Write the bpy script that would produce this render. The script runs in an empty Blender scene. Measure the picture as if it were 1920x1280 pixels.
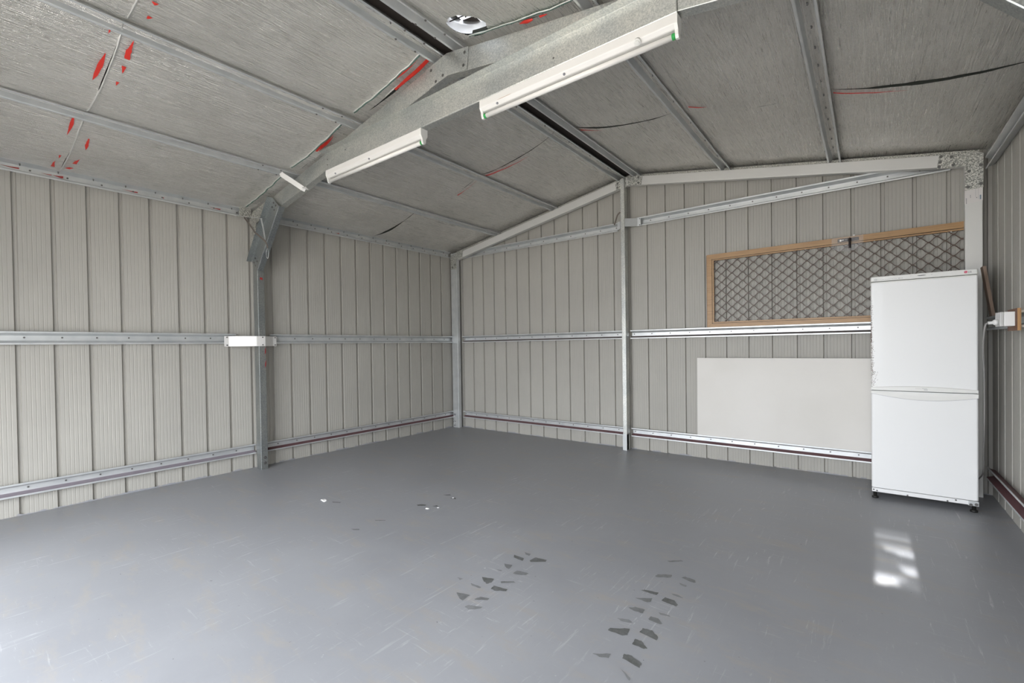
import bpy, bmesh, math, random
from mathutils import Vector, Matrix
random.seed(7)
sc = bpy.context.scene
COL = sc.collection

# ------------------------------------------------------------------ camera
cam_d = bpy.data.cameras.new('camera'); cam = bpy.data.objects.new('camera', cam_d); COL.objects.link(cam)
YAW, PIT, ROL, FPX = -0.658, -0.0119, -0.0149, 863.45
Fw = Vector((math.sin(YAW)*math.cos(PIT), math.cos(YAW)*math.cos(PIT), math.sin(PIT)))
R0 = Vector((math.cos(YAW), -math.sin(YAW), 0)); U0 = R0.cross(Fw)
Rr = R0*math.cos(ROL)+U0*math.sin(ROL); Ur = -R0*math.sin(ROL)+U0*math.cos(ROL)
M = Matrix((Rr, Ur, -Fw)).transposed().to_4x4(); M.translation = Vector((4.6195, -4.6767, 1.1118))
cam.matrix_world = M
cam_d.sensor_width = 36; cam_d.lens = FPX/1920*36; cam_d.shift_y = 19.67/1920; cam_d.clip_start = .02
sc.camera = cam

# ------------------------------------------------------------------ daylight and exposure
W = bpy.data.worlds.new('sky'); sc.world = W; W.use_nodes = True
wn = W.node_tree.nodes; wl = W.node_tree.links
wn['Background'].inputs[0].default_value = (.90, .94, 1.0, 1); wn['Background'].inputs[1].default_value = 5.0
def lamp(name, kind, loc, target, energy, **kw):
    d = bpy.data.lights.new(name, kind); d.energy = energy
    for k, v in kw.items(): setattr(d, k, v)
    o = bpy.data.objects.new(name, d); COL.objects.link(o); o.location = loc
    o.rotation_euler = (Vector(target)-Vector(loc)).to_track_quat('-Z', 'Y').to_euler(); return o
# sun over the yard outside: it shines away from the shed front and lights the concrete apron
lamp('sun', 'SUN', (2, -6, 8), (1.4, -9.5, 0), 5.0, angle=.01, color=(1, .96, .9))
# added narrow beam lamps, source unknown, for two bright floor patches by the fridge
for gx, gy, gw, gl, ge in ((4.735, -1.39, .180, .38, .055), (4.730, -1.325, .160, .035, .012), (4.745, -1.46, .150, .030, .014), (4.752, -1.52, .13, .050, .034), (4.775, -1.565, .085, .030, .018),
                           (4.735, -1.80, .180, .38, .060), (4.780, -1.735, .09, .035, .016), (4.785, -1.785, .07, .045, .026), (4.70, -1.885, .11, .040, .020), (4.685, -1.935, .08, .060, .042), (4.665, -1.97, .045, .03, .012)):
    lamp('floor_patch_beam', 'AREA', (gx, gy-5.2, 1.90), (gx, gy, 0), ge*.62, shape='RECTANGLE', size=gw, size_y=gl*.343, spread=math.radians(.45))
pl = lamp('door_portal', 'AREA', (2.62, -5.48, 1.06), (2.62, 0, 1.06), 1, shape='RECTANGLE', size=4.35, size_y=2.12)
pl.data.cycles.is_portal = True      # guides sky sampling through the door opening; gives off no light itself
sc.view_settings.view_transform = 'Standard'; sc.view_settings.look = 'None'
sc.view_settings.gamma = 1; sc.view_settings.use_curve_mapping = False
sc.view_settings.exposure = 1.1

# ------------------------------------------------------------------ materials
def mat(name, col, rough=.5, metal=0., spec=.5, coat=0.):
    m = bpy.data.materials.new(name); m.use_nodes = True
    b = m.node_tree.nodes['Principled BSDF']
    b.inputs['Base Color'].default_value = (*col, 1); b.inputs['Roughness'].default_value = rough
    b.inputs['Metallic'].default_value = metal; b.inputs['Specular IOR Level'].default_value = spec
    b.inputs['Coat Weight'].default_value = coat
    return m
def nd(m, t, **kw):
    n = m.node_tree.nodes.new(t)
    for k, v in kw.items():
        if k in n.inputs: n.inputs[k].default_value = v
        else: setattr(n, k, v)
    return n
def lk(m, a, b): m.node_tree.links.new(a, b)
def bsdf(m): return m.node_tree.nodes['Principled BSDF']
def coords(m, scale=(1, 1, 1), rot=(0, 0, 0)):
    t = nd(m, 'ShaderNodeTexCoord'); p = nd(m, 'ShaderNodeMapping')
    p.inputs['Scale'].default_value = scale; p.inputs['Rotation'].default_value = rot
    lk(m, t.outputs['Object'], p.inputs['Vector']); return p.outputs['Vector']
def ramp(m, src, stops):
    r = nd(m, 'ShaderNodeValToRGB'); e = r.color_ramp.elements
    while len(e) < len(stops): e.new(.5)
    for el, (p, c) in zip(e, stops):
        el.position = p; el.color = (*c, 1) if len(c) == 3 else c
    lk(m, src, r.inputs['Fac']); return r.outputs['Color']
def mixc(m, fac, a, b, mode='MIX'):
    n = nd(m, 'ShaderNodeMix', data_type='RGBA', blend_type=mode)
    for s, v in ((n.inputs[0], fac), (n.inputs[6], a), (n.inputs[7], b)):
        if hasattr(v, 'links'): lk(m, v, s)
        else: s.default_value = v if not isinstance(v, tuple) else (*v, 1)
    return n.outputs[2]
def bump(m, h, strength, dist, prev=None):
    b = nd(m, 'ShaderNodeBump', Strength=strength, Distance=dist); lk(m, h, b.inputs['Height'])
    if prev: lk(m, prev, b.inputs['Normal'])
    lk(m, b.outputs['Normal'], bsdf(m).inputs['Normal']); return b.outputs['Normal']
def noise(m, vec, scale, detail=3, rough=.5, dist=0.):
    n = nd(m, 'ShaderNodeTexNoise', Scale=scale, Detail=detail, Roughness=rough, Distortion=dist)
    lk(m, vec, n.inputs['Vector']); return n.outputs['Fac']

# wall sheeting: off-white baked enamel with a little grime
M_WALL = mat('wall_enamel', (.47, .445, .40), .5, spec=.35)
v = coords(M_WALL); f = noise(M_WALL, v, 1.3, 5, .6)
lk(M_WALL, ramp(M_WALL, f, [(.3, (.375, .360, .325)), (.7, (.42, .404, .365))]), bsdf(M_WALL).inputs['Base Color'])
# smooth zincalume of purlins, girts, gable frame
M_ZINC = mat('zincalume', (.60, .615, .615), .38, .55)
v = coords(M_ZINC); f = noise(M_ZINC, v, 9, 4)
lk(M_ZINC, ramp(M_ZINC, f, [(.3, (.55, .57, .575)), (.7, (.66, .67, .665))]), bsdf(M_ZINC).inputs['Base Color'])
# spangled galvanised steel
M_GALV = mat('galvanised', (.5, .5, .5), .42, .85)
v = coords(M_GALV)
vo = nd(M_GALV, 'ShaderNodeTexVoronoi', Scale=190.); lk(M_GALV, v, vo.inputs['Vector'])
f2 = noise(M_GALV, v, 6, 5)
c1 = ramp(M_GALV, vo.outputs['Color'], [(.1, (.48, .49, .48)), (.5, (.62, .62, .60)), (.9, (.76, .75, .72))])
c2 = ramp(M_GALV, f2, [(.3, (.80, .83, .84)), (.7, (1, 1, .97))])
lk(M_GALV, mixc(M_GALV, 1., c1, c2, 'MULTIPLY'), bsdf(M_GALV).inputs['Base Color'])
lk(M_GALV, ramp(M_GALV, vo.outputs['Color'], [(0, (.3, .3, .3)), (1, (.55, .55, .55))]), bsdf(M_GALV).inputs['Roughness'])
def galv_variant(name, k, metal=.85):
    m = M_GALV.copy(); m.name = name
    for n in m.node_tree.nodes:
        if n.type == 'VALTORGB' and n.color_ramp.elements[0].color[0] > .4 and len(n.color_ramp.elements) == 3:
            for e in n.color_ramp.elements: e.color = (e.color[0]*k*.97, e.color[1]*k, e.color[2]*k*1.02, 1)
    m.node_tree.nodes['Principled BSDF'].inputs['Metallic'].default_value = metal; return m
M_VENT = mat('bright_aluminium', (.88, .88, .88), .35, .7)
M_GALV2 = galv_variant('dull_galvanised', .62)
M_ZINCL = mat('dusty_zincalume', (.68, .67, .64), .45, .25)
# mottled weathered gusset plate
M_MOTT = mat('mottled_galv', (.45, .45, .42), .5, .6)
v = coords(M_MOTT); f = noise(M_MOTT, v, 120, 3, .7)
lk(M_MOTT, ramp(M_MOTT, f, [(.4, (.2, .2, .18)), (.52, (.5, .5, .46)), (.64, (.8, .78, .72))]), bsdf(M_MOTT).inputs['Base Color'])
# fixed maroon and mauve tint on flange faces of the bottom girts
M_MAROON = mat('maroon_tint', (.16, .075, .08), .5, .2)
M_MAUVE = mat('mauve_tint', (.27, .235, .265), .5, .2)
M_DARKBROWN = mat('dark_brown', (.13, .10, .095), .6, .3)  # dark brown for the lower flange of the gable mid girts
# crinkled foil
M_FOIL = mat('foil', (.62, .615, .60), .31, .88)
v = coords(M_FOIL)
w1 = noise(M_FOIL, coords(M_FOIL, (130, 3.2, 60)), 1.0, 4, .6, .5)          # creases running along the shed
w2 = noise(M_FOIL, coords(M_FOIL, (9, 9, 6)), 1.0, 3, .5, .3)
wv = nd(M_FOIL, 'ShaderNodeTexVoronoi', Scale=260.); lk(M_FOIL, v, wv.inputs['Vector'])
ad = nd(M_FOIL, 'ShaderNodeMath', operation='ADD'); lk(M_FOIL, w1, ad.inputs[0]); lk(M_FOIL, w2, ad.inputs[1])
p1 = bump(M_FOIL, ad.outputs[0], 1.0, .015)
bump(M_FOIL, wv.outputs['Distance'], .6, .004, p1)
f = noise(M_FOIL, v, 2.2, 5, .6)
fc = ramp(M_FOIL, f, [(.3, (.76, .74, .70)), (.7, (.88, .86, .82))])
w3 = noise(M_FOIL, coords(M_FOIL, (240, 4.5, 90)), 1.0, 4, .7, .5)      # printed scrim and crease lines
fs = ramp(M_FOIL, w3, [(.34, (.91, .91, .91)), (.52, (.98, .98, .98)), (.66, (1.0, 1.0, 1.0))])
lk(M_FOIL, mixc(M_FOIL, 1., fc, fs, 'MULTIPLY'), bsdf(M_FOIL).inputs['Base Color'])
lk(M_FOIL, ramp(M_FOIL, w3, [(.4, (.42, .42, .42)), (.65, (.22, .22, .22))]), bsdf(M_FOIL).inputs['Roughness'])
M_FOILEDGE = mat('glasswool_edge', (.10, .17, .14), .95)
M_WOOLDARK = mat('dark_wool_edge', (.030, .034, .028), .95)  # near-black colour of the wool edges inside the foil joints
M_TAPE = mat('foil_edge_roll', (.75, .75, .72), .4, .5)
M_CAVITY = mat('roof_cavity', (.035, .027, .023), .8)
M_RED = mat('red_marker', (.62, .03, .018), .5)
M_REDDARK = mat('red_marker_dull', (.36, .03, .03), .5)
# painted concrete floor
M_FLOOR = mat('floor_paint', (.17, .18, .2), .36, spec=.45)
v = coords(M_FLOOR)
big = noise(M_FLOOR, v, 1.1, 6, .62)
base = ramp(M_FLOOR, big, [(.3, (.262, .268, .285)), (.7, (.318, .324, .34))])
scr = noise(M_FLOOR, coords(M_FLOOR, (5, 60, 1), (0, 0, .6)), 1.0, 6, .75, .6)
scr2 = noise(M_FLOOR, coords(M_FLOOR, (48, 3.5, 1), (0, 0, -.35)), 1.0, 6, .75, .6)
scuffmask = noise(M_FLOOR, v, 2.3, 4, .6)
s1 = ramp(M_FLOOR, scr, [(.6, (0, 0, 0)), (.72, (.8, .8, .8))]); s2 = ramp(M_FLOOR, scr2, [(.59, (0, 0, 0)), (.69, (1, 1, 1))])
sm = ramp(M_FLOOR, scuffmask, [(.42, (0, 0, 0)), (.62, (.6, .6, .6))])
ss = mixc(M_FLOOR, 1., mixc(M_FLOOR, 1., s1, s2, 'ADD'), sm, 'MULTIPLY')
c = mixc(M_FLOOR, ss, base, (.66, .66, .66))
dots = noise(M_FLOOR, v, 26, 5, .8)
c = mixc(M_FLOOR, ramp(M_FLOOR, dots, [(.67, (0, 0, 0)), (.70, (.8, .8, .8))]), c, (.6, .6, .6))
tan = noise(M_FLOOR, coords(M_FLOOR, (3.2, 9, 1), (0, 0, .5)), 1.0, 5, .7)
c = mixc(M_FLOOR, ramp(M_FLOOR, tan, [(.53, (0, 0, 0)), (.70, (.6, .6, .6))]), c, (.34, .31, .27))
dd = noise(M_FLOOR, v, 33, 4, .75)
c = mixc(M_FLOOR, ramp(M_FLOOR, dd, [(.29, (.8, .8, .8)), (.31, (0, 0, 0))]), c, (.04, .04, .04))
lk(M_FLOOR, c, bsdf(M_FLOOR).inputs['Base Color'])
lk(M_FLOOR, ramp(M_FLOOR, big, [(.3, (.33, .33, .33)), (.7, (.46, .46, .46))]), bsdf(M_FLOOR).inputs['Roughness'])
bump(M_FLOOR, noise(M_FLOOR, v, 45, 3), .05, .003)
def mark_mat(i, s):
    m = mat('rubber_mark_%d' % i, (.2, .2, .2), .45)
    v = coords(m); f = noise(m, v, 22, 4, .7)
    a = (.285, .293, .31); b = (.27-.18*s, .277-.184*s, .285-.20*s)
    lk(m, ramp(m, f, [(.35, tuple(x*.9 for x in b)), (.72, tuple(.35*x+.65*y for x, y in zip(a, b)))]), bsdf(m).inputs['Base Color']); return m
M_MARK = [mark_mat(0, .35), mark_mat(1, .6), mark_mat(2, .95)]
M_WHITE = mat('white_enamel', (.74, .725, .70), .3, coat=.2)
M_FRIDGE = mat('fridge_enamel', (.84, .84, .83), .38, coat=.12)
v = coords(M_FRIDGE)
spk = noise(M_FRIDGE, v, 55, 4, .8)
lk(M_FRIDGE, mixc(M_FRIDGE, ramp(M_FRIDGE, spk, [(.235, (.7, .7, .7)), (.26, (0, 0, 0))]), (.84, .84, .83), (.45, .43, .4)), bsdf(M_FRIDGE).inputs['Base Color'])
M_FPLASTIC = mat('fridge_plastic', (.78, .775, .745), .35)
M_RUST = mat('rust', (.09, .035, .02), .8)
M_BLACK = mat('black_plastic', (.012, .011, .010), .5)
M_GAP = mat('dark_gap', (.05, .048, .045), .7)
M_TUBE = mat('tube_glass', (.82, .80, .77), .22)
M_GREEN = mat('green_ring', (.03, .36, .08), .4)
M_BOARD = mat('board_white', (.66, .63, .585), .5)
v = coords(M_BOARD); f = noise(M_BOARD, v, 2.2, 5)
lk(M_BOARD, ramp(M_BOARD, f, [(.3, (.655, .63, .585)), (.7, (.70, .675, .635))]), bsdf(M_BOARD).inputs['Base Color'])
# woodgrain-finish door frame
M_WOODFR = mat('gold_woodgrain', (.40, .235, .11), .42)
v = coords(M_WOODFR, (3, 40, 60)); f = noise(M_WOODFR, v, 1.6, 5, .6, .4)
lk(M_WOODFR, ramp(M_WOODFR, f, [(.3, (.32, .18, .075)), (.7, (.46, .28, .13))]), bsdf(M_WOODFR).inputs['Base Color'])
M_BROWN = mat('brown_grille', (.075, .042, .026), .45)
M_DKFRAME = mat('frame_side', (.10, .05, .03), .5)
M_BRONZE = mat('dark_handle', (.022, .014, .012), .3, .3)
M_CHROME = mat('chrome', (.85, .85, .85), .12, 1.)
M_CLEAR = mat('clear_guard', (.86, .86, .86), .12)
_n = M_CLEAR.node_tree; _t = nd(M_CLEAR, 'ShaderNodeBsdfTransparent'); _mx = nd(M_CLEAR, 'ShaderNodeMixShader'); _mx.inputs[0].default_value = .10
lk(M_CLEAR, _t.outputs[0], _mx.inputs[1]); lk(M_CLEAR, bsdf(M_CLEAR).outputs[0], _mx.inputs[2]); lk(M_CLEAR, _mx.outputs[0], _n.nodes['Material Output'].inputs[0])
M_TIMBER = mat('raw_timber', (.26, .18, .13), .7)
v = coords(M_TIMBER, (40, 40, 3)); f = noise(M_TIMBER, v, 2, 4)
lk(M_TIMBER, ramp(M_TIMBER, f, [(.3, (.19, .13, .095)), (.7, (.33, .24, .18))]), bsdf(M_TIMBER).inputs['Base Color'])
M_PLY = mat('plywood', (.42, .22, .09), .6)
v = coords(M_PLY); wv = nd(M_PLY, 'ShaderNodeTexWave', Scale=55., wave_type='BANDS', bands_direction='X'); lk(M_PLY, v, wv.inputs['Vector'])
lk(M_PLY, ramp(M_PLY, wv.outputs['Fac'], [(.3, (.16, .06, .02)), (.6, (.62, .36, .15))]), bsdf(M_PLY).inputs['Base Color'])
M_GPO = mat('outlet_white', (.76, .75, .73), .35)
M_GPOG = mat('outlet_cover', (.50, .49, .47), .3)
M_CORD = mat('grey_cord', (.30, .29, .28), .5)
M_PAPER = mat('paper_label', (.70, .67, .645), .7)
M_INK = mat('ink', (.17, .165, .18), .7)
M_INKBLUE = mat('ink_blue', (.22, .27, .33), .7)
M_STRAP = mat('strap_steel', (.20, .17, .15), .5, .6)
M_SCREW = mat('screw_steel', (.16, .155, .15), .45, .7)
M_LOGO = mat('logo_red', (.62, .045, .12), .4)
M_GREYPR = mat('grey_print', (.22, .22, .24), .5)
M_CONC = mat('concrete', (.44, .41, .365), .85)
M_DOOR = mat('door_curtain', (.5, .5, .47), .45)
M_PAINTW = mat('white_chip', (.75, .74, .72), .7)

# ------------------------------------------------------------------ helpers
def obj(name, bm, mats, parent=None, smooth=False, loc=None):
    bmesh.ops.recalc_face_normals(bm, faces=bm.faces)
    me = bpy.data.meshes.new(name); bm.to_mesh(me); bm.free()
    for m in (mats if isinstance(mats, (list, tuple)) else [mats]): me.materials.append(m)
    if smooth:
        for p in me.polygons: p.use_smooth = True
    o = bpy.data.objects.new(name, me); COL.objects.link(o)
    if parent: o.parent = parent; o.matrix_parent_inverse = Matrix.Translation(-parent.location) if parent.rotation_euler.to_quaternion().angle < 1e-6 else parent.matrix_basis.inverted()
    return o
def tag(o, label, cat, group=None):
    o['label'] = label; o['category'] = cat
    if group: o['group'] = group
    return o
def struct(o): o['kind'] = 'structure'; return o
def thing(name, loc, label, cat, group=None):
    o = bpy.data.objects.new(name, None); COL.objects.link(o); o.location = loc; o.empty_display_size = .1
    return tag(o, label, cat, group)
def face(bm, pts, mi=0):
    f = bm.faces.new([bm.verts.new(p) for p in pts]); f.material_index = mi; return f
def box(bm, a, b, mi=0, bev=0.):
    x0, y0, z0 = (min(p, q) for p, q in zip(a, b)); x1, y1, z1 = (max(p, q) for p, q in zip(a, b))
    vs = [bm.verts.new(p) for p in ((x0, y0, z0), (x1, y0, z0), (x1, y1, z0), (x0, y1, z0), (x0, y0, z1), (x1, y0, z1), (x1, y1, z1), (x0, y1, z1))]
    fs = [bm.faces.new([vs[i] for i in q]) for q in ((3, 2, 1, 0), (4, 5, 6, 7), (0, 1, 5, 4), (1, 2, 6, 5), (2, 3, 7, 6), (3, 0, 4, 7))]
    for f in fs: f.material_index = mi
    if bev > 0:
        es = list({e for f in fs for e in f.edges})
        bmesh.ops.bevel(bm, geom=es, offset=bev, segments=3, affect='EDGES', profile=.6)
def obox(bm, c, ax, half, mi=0):
    ax = [Vector(a).normalized() for a in ax]; c = Vector(c)
    P = lambda i, j, k: c+ax[0]*half[0]*i+ax[1]*half[1]*j+ax[2]*half[2]*k
    vs = [bm.verts.new(P(*s)) for s in ((-1, -1, -1), (1, -1, -1), (1, 1, -1), (-1, 1, -1), (-1, -1, 1), (1, -1, 1), (1, 1, 1), (-1, 1, 1))]
    for q in ((3, 2, 1, 0), (4, 5, 6, 7), (0, 1, 5, 4), (1, 2, 6, 5), (2, 3, 7, 6), (3, 0, 4, 7)):
        bm.faces.new([vs[i] for i in q]).material_index = mi
def offset_poly(pts, t):
    n = len(pts); out = []
    for i in range(n):
        d = []
        if i > 0: e = pts[i]-pts[i-1]; d.append(Vector((-e.y, e.x)).normalized())
        if i < n-1: e = pts[i+1]-pts[i]; d.append(Vector((-e.y, e.x)).normalized())
        if len(d) == 2:
            m = (d[0]+d[1]); m = m/max(m.length_squared, .3)*2/1; m = (d[0]+d[1])/(1+d[0].dot(d[1]))
        else: m = d[0]
        out.append(pts[i]+m*t)
    return out
def section(bm, prof, t, p0, p1, U, V, segmat=None, cut0=None, cut1=None, bend=.0035):
    """sheet-metal section: polyline prof in (U,V), thickness t, swept p0->p1. segmat = material per polyline segment"""
    if bend:
        q = [prof[0]]; sg2 = []
        for i in range(1, len(prof)-1):
            a, b, c = Vector(prof[i-1]), Vector(prof[i]), Vector(prof[i+1])
            r = min(bend, (a-b).length*.3, (c-b).length*.3)
            q += [tuple(b+(a-b).normalized()*r), tuple(b+((a-b).normalized()+(c-b).normalized())*r*.30), tuple(b+(c-b).normalized()*r)]
            if segmat: sg2 += [segmat[i-1], segmat[i-1], segmat[i]]
        if segmat: sg2.append(segmat[-1]); segmat = sg2
        prof = q+[prof[-1]]
    pts = [Vector(p) for p in prof]; off = offset_poly(pts, t); n = len(pts)
    loop = pts+off[::-1]; p0 = Vector(p0); p1 = Vector(p1); U = Vector(U); V = Vector(V)
    a = [bm.verts.new(p0+U*q.x+V*q.y+(cut0(q) if cut0 else Vector())) for q in loop]
    b = [bm.verts.new(p1+U*q.x+V*q.y+(cut1(q) if cut1 else Vector())) for q in loop]
    m = len(loop)
    for i in range(m):
        j = (i+1) % m; f = bm.faces.new((a[i], a[j], b[j], b[i]))
        if segmat:
            s = i if i < n-1 else (2*n-2-i if i < 2*n-1 and i >= n else None)
            if s is not None and 0 <= s < n-1: f.material_index = segmat[s]
    for i in range(n-1):
        bm.faces.new((a[i], a[i+1], a[m-2-i], a[m-1-i])); bm.faces.new((b[m-1-i], b[m-2-i], b[i+1], b[i]))
def prism(bm, poly, y0, y1, mi=0):
    """polygon given in (x,z), extruded y0..y1"""
    a = [bm.verts.new((x, y0, z)) for x, z in poly]; b = [bm.verts.new((x, y1, z)) for x, z in poly]
    bm.faces.new(a).material_index = mi; bm.faces.new(b[::-1]).material_index = mi
    for i in range(len(poly)):
        j = (i+1) % len(poly); bm.faces.new((a[i], b[i], b[j], a[j])).material_index = mi
def tube(bm, pts, r, n=10, mi=0, caps=True):
    pts = [Vector(p) for p in pts]; rings = []
    rr = r if isinstance(r, (list, tuple)) else [r]*len(pts)
    prev = None
    for i, p in enumerate(pts):
        d = (pts[min(i+1, len(pts)-1)]-pts[max(i-1, 0)]).normalized()
        u = d.orthogonal().normalized() if prev is None else (prev-d*prev.dot(d)).normalized()
        prev = u; w = d.cross(u)
        rings.append([bm.verts.new(p+(u*math.cos(2*math.pi*k/n)+w*math.sin(2*math.pi*k/n))*rr[i]) for k in range(n)])
    for a, b in zip(rings, rings[1:]):
        for k in range(n): f = bm.faces.new((a[k], a[(k+1) % n], b[(k+1) % n], b[k])); f.material_index = mi; f.smooth = True
    if caps: bm.faces.new(rings[0][::-1]).material_index = mi; bm.faces.new(rings[-1]).material_index = mi
def smoothpath(pts, n=8):
    pts = [Vector(p) for p in pts]; out = []
    for i in range(len(pts)-1):
        p0 = pts[max(i-1, 0)]; p1 = pts[i]; p2 = pts[i+1]; p3 = pts[min(i+2, len(pts)-1)]
        for k in range(n):
            t = k/n; out.append(.5*((2*p1)+(p2-p0)*t+(2*p0-5*p1+4*p2-p3)*t*t+(3*p1-p0-3*p2+p3)*t**3))
    return out+[pts[-1]]
def text(name, body, size, m, loc, ex, ey, parent=None, bold=0.):
    """raised lettering; ex = reading direction, ey = up direction of the letters"""
    cu = bpy.data.curves.new(name, 'FONT'); cu.body = body; cu.size = size; cu.extrude = .0003; cu.offset = bold
    tmp = bpy.data.objects.new(name, cu); COL.objects.link(tmp)
    dg = bpy.context.evaluated_depsgraph_get(); me = bpy.data.meshes.new_from_object(tmp.evaluated_get(dg))
    bpy.data.objects.remove(tmp)
    ex = Vector(ex).normalized(); ey = Vector(ey).normalized(); ez = ex.cross(ey)
    T = Matrix((ex, ey, ez)).transposed().to_4x4(); T.translation = Vector(loc); me.transform(T)
    me.materials.clear(); me.materials.append(m)
    o = bpy.data.objects.new(name, me); COL.objects.link(o)
    if parent: o.parent = parent; o.matrix_parent_inverse = Matrix.Translation(-parent.location)
    return o
SCREW = None
def screws(parent, pts, nrm, r=.0055, h=.004):
    """hex heads as children; one shared mesh per direction"""
    global SCREW
    if SCREW is None: SCREW = {}
    key = (tuple(nrm), r, h)
    if key not in SCREW:
        bm = bmesh.new(); nv = Vector(nrm).normalized(); tube(bm, [nv*-.001, nv*h], r, 6)
        tube(bm, [nv*-.001, nv*h*.35], r*1.5, 10)
        me = bpy.data.meshes.new('screw'); bm.to_mesh(me); bm.free(); me.materials.append(M_SCREW); SCREW[key] = me
    for p in pts:
        o = bpy.data.objects.new('screw', SCREW[key]); COL.objects.link(o)
        o.parent = parent; o.matrix_parent_inverse = Matrix.Translation(-parent.location); o.location = p

WID, FRONT = 5.32, -5.46
XM, ZR = 2.64, 2.865
def zlip(x): return ZR-.18*(XM-x) if x < XM else ZR-.17*(x-XM)
def zroof(x): return zlip(x)+.052

# ================================================================== floor
MK = [([(3.12,-2.744),(3.188,-2.746),(3.2,-2.775),(3.137,-2.77)],0.8),([(3.147,-2.686),(3.186,-2.685),(3.193,-2.707),(3.168,-2.707)],0.6),([(3.225,-2.746),(3.232,-2.703),(3.297,-2.693),(3.301,-2.714),(3.239,-2.761)],0.9),([(3.139,-2.854),(3.184,-2.842),(3.195,-2.887),(3.169,-2.878)],0.5),([(3.133,-2.924),(3.177,-2.916),(3.178,-2.925)],0.3),([(3.238,-2.908),(3.237,-2.874),(3.3,-2.863),(3.302,-2.886),(3.252,-2.908)],0.6),([(3.138,-3.024),(3.196,-3.004),(3.209,-3.035),(3.2,-3.059),(3.175,-3.052)],1),([(3.238,-3.004),(3.288,-2.966),(3.305,-2.971),(3.251,-3.015)],0.6),([(3.135,-3.099),(3.196,-3.096),(3.198,-3.108),(3.15,-3.112)],0.4),([(3.244,-3.083),(3.235,-3.052),(3.309,-3.039),(3.314,-3.057),(3.27,-3.084)],1),([(3.137,-3.196),(3.203,-3.179),(3.207,-3.23),(3.177,-3.222)],0.7),([(3.239,-3.191),(3.249,-3.161),(3.29,-3.148),(3.296,-3.162),(3.249,-3.192)],0.6),([(3.248,-3.26),(3.252,-3.24),(3.312,-3.216),(3.309,-3.233),(3.276,-3.266)],0.4),([(3.043,-3.097),(3.077,-3.091),(3.073,-3.108)],0.2),([(3.8,-2.338),(3.854,-2.29),(3.868,-2.298),(3.813,-2.346)],0.5),([(3.805,-2.525),(3.813,-2.502),(3.868,-2.47),(3.871,-2.499),(3.816,-2.535)],0.7),([(3.912,-2.469),(3.922,-2.449),(3.973,-2.457),(3.979,-2.481),(3.961,-2.484)],0.7),([(3.92,-2.523),(3.957,-2.528),(3.955,-2.544),(3.929,-2.539)],0.3),([(3.798,-2.691),(3.813,-2.677),(3.872,-2.663),(3.874,-2.687),(3.847,-2.692)],0.8),([(3.806,-2.765),(3.867,-2.725),(3.871,-2.754),(3.863,-2.769)],0.7),([(3.906,-2.719),(3.909,-2.684),(3.949,-2.685),(3.975,-2.711),(3.973,-2.73),(3.941,-2.724)],0.9),([(3.813,-2.854),(3.833,-2.832),(3.874,-2.828),(3.876,-2.86),(3.839,-2.863)],0.6),([(3.912,-2.637),(3.952,-2.632),(3.976,-2.647),(3.943,-2.647)],0.25),([(3.807,-2.951),(3.849,-2.933),(3.873,-2.946),(3.829,-2.962)],0.35),([(3.91,-2.88),(3.911,-2.859),(3.942,-2.856),(3.968,-2.883),(3.961,-2.89),(3.916,-2.888)],0.6),([(3.812,-3.047),(3.813,-3.028),(3.877,-2.989),(3.886,-3.031),(3.872,-3.045)],1),([(3.915,-2.986),(3.915,-2.954),(3.951,-2.947),(3.984,-2.974),(3.987,-2.997)],1),([(3.921,-3.071),(3.918,-3.035),(3.941,-3.032),(3.977,-3.061),(3.969,-3.071)],0.75),([(3.827,-3.204),(3.882,-3.167),(3.886,-3.193),(3.856,-3.207)],0.5),([(3.924,-3.165),(3.92,-3.139),(3.947,-3.132),(3.991,-3.151),(3.994,-3.176)],0.85),([(3.941,-3.216),(3.989,-3.241),(3.989,-3.254),(3.963,-3.233)],0.25),([(3.927,-2.813),(3.97,-2.809),(3.979,-2.817),(3.938,-2.826)],0.25),([(2.083,-2.53),(2.101,-2.498),(2.141,-2.489),(2.15,-2.507),(2.112,-2.534)],0.8),([(2.195,-2.482),(2.213,-2.448),(2.241,-2.466)],0.8),([(2.077,-2.263),(2.11,-2.226),(2.138,-2.239),(2.107,-2.263)],0.7),([(2.176,-2.286),(2.203,-2.255),(2.228,-2.283)],0.8),([(1.518,-2.838),(1.586,-2.808),(1.598,-2.824),(1.549,-2.853)],0.6),([(2.083,-2.878),(2.139,-2.839),(2.152,-2.845),(2.1,-2.883)],0.5),([(2.087,-3.053),(2.128,-3.024),(2.149,-3.035),(2.118,-3.057)],0.5)]
bm = bmesh.new()
nx, ny = 20, 22
face(bm, [(-.03, FRONT-.04, 0), (WID+.03, FRONT-.04, 0), (WID+.03, .03, 0), (-.03, .03, 0)])
def pip(x, y, P):
    c = False
    for i in range(len(P)):
        x1, y1 = P[i]; x2, y2 = P[i-1]
        if (y1 > y) != (y2 > y) and x < (x2-x1)*(y-y1)/(y2-y1)+x1: c = not c
    return c
for poly, s in MK:                                   # rubber prints left by tyre treads, fused to the paint
    cx = sum(p[0] for p in poly)/len(poly); cy = sum(p[1] for p in poly)/len(poly)
    out = []
    for i in range(len(poly)):
        a = Vector(poly[i]); b = Vector(poly[(i+1) % len(poly)])
        for k in range(4):
            p = a.lerp(b, k/4); p += Vector((random.uniform(-1, 1), random.uniform(-1, 1)))*.0022*(k > 0); out.append(p)
    mi = 1 if s < .45 else (2 if s < .72 else 3)
    cz = Vector((cx, cy)); n = len(out); c0 = bm.verts.new((cx, cy, .0008)); vs = [bm.verts.new((p.x, p.y, .0008)) for p in out]
    for i in range(n): bm.faces.new((c0, vs[i], vs[(i+1) % n])).material_index = mi
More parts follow.
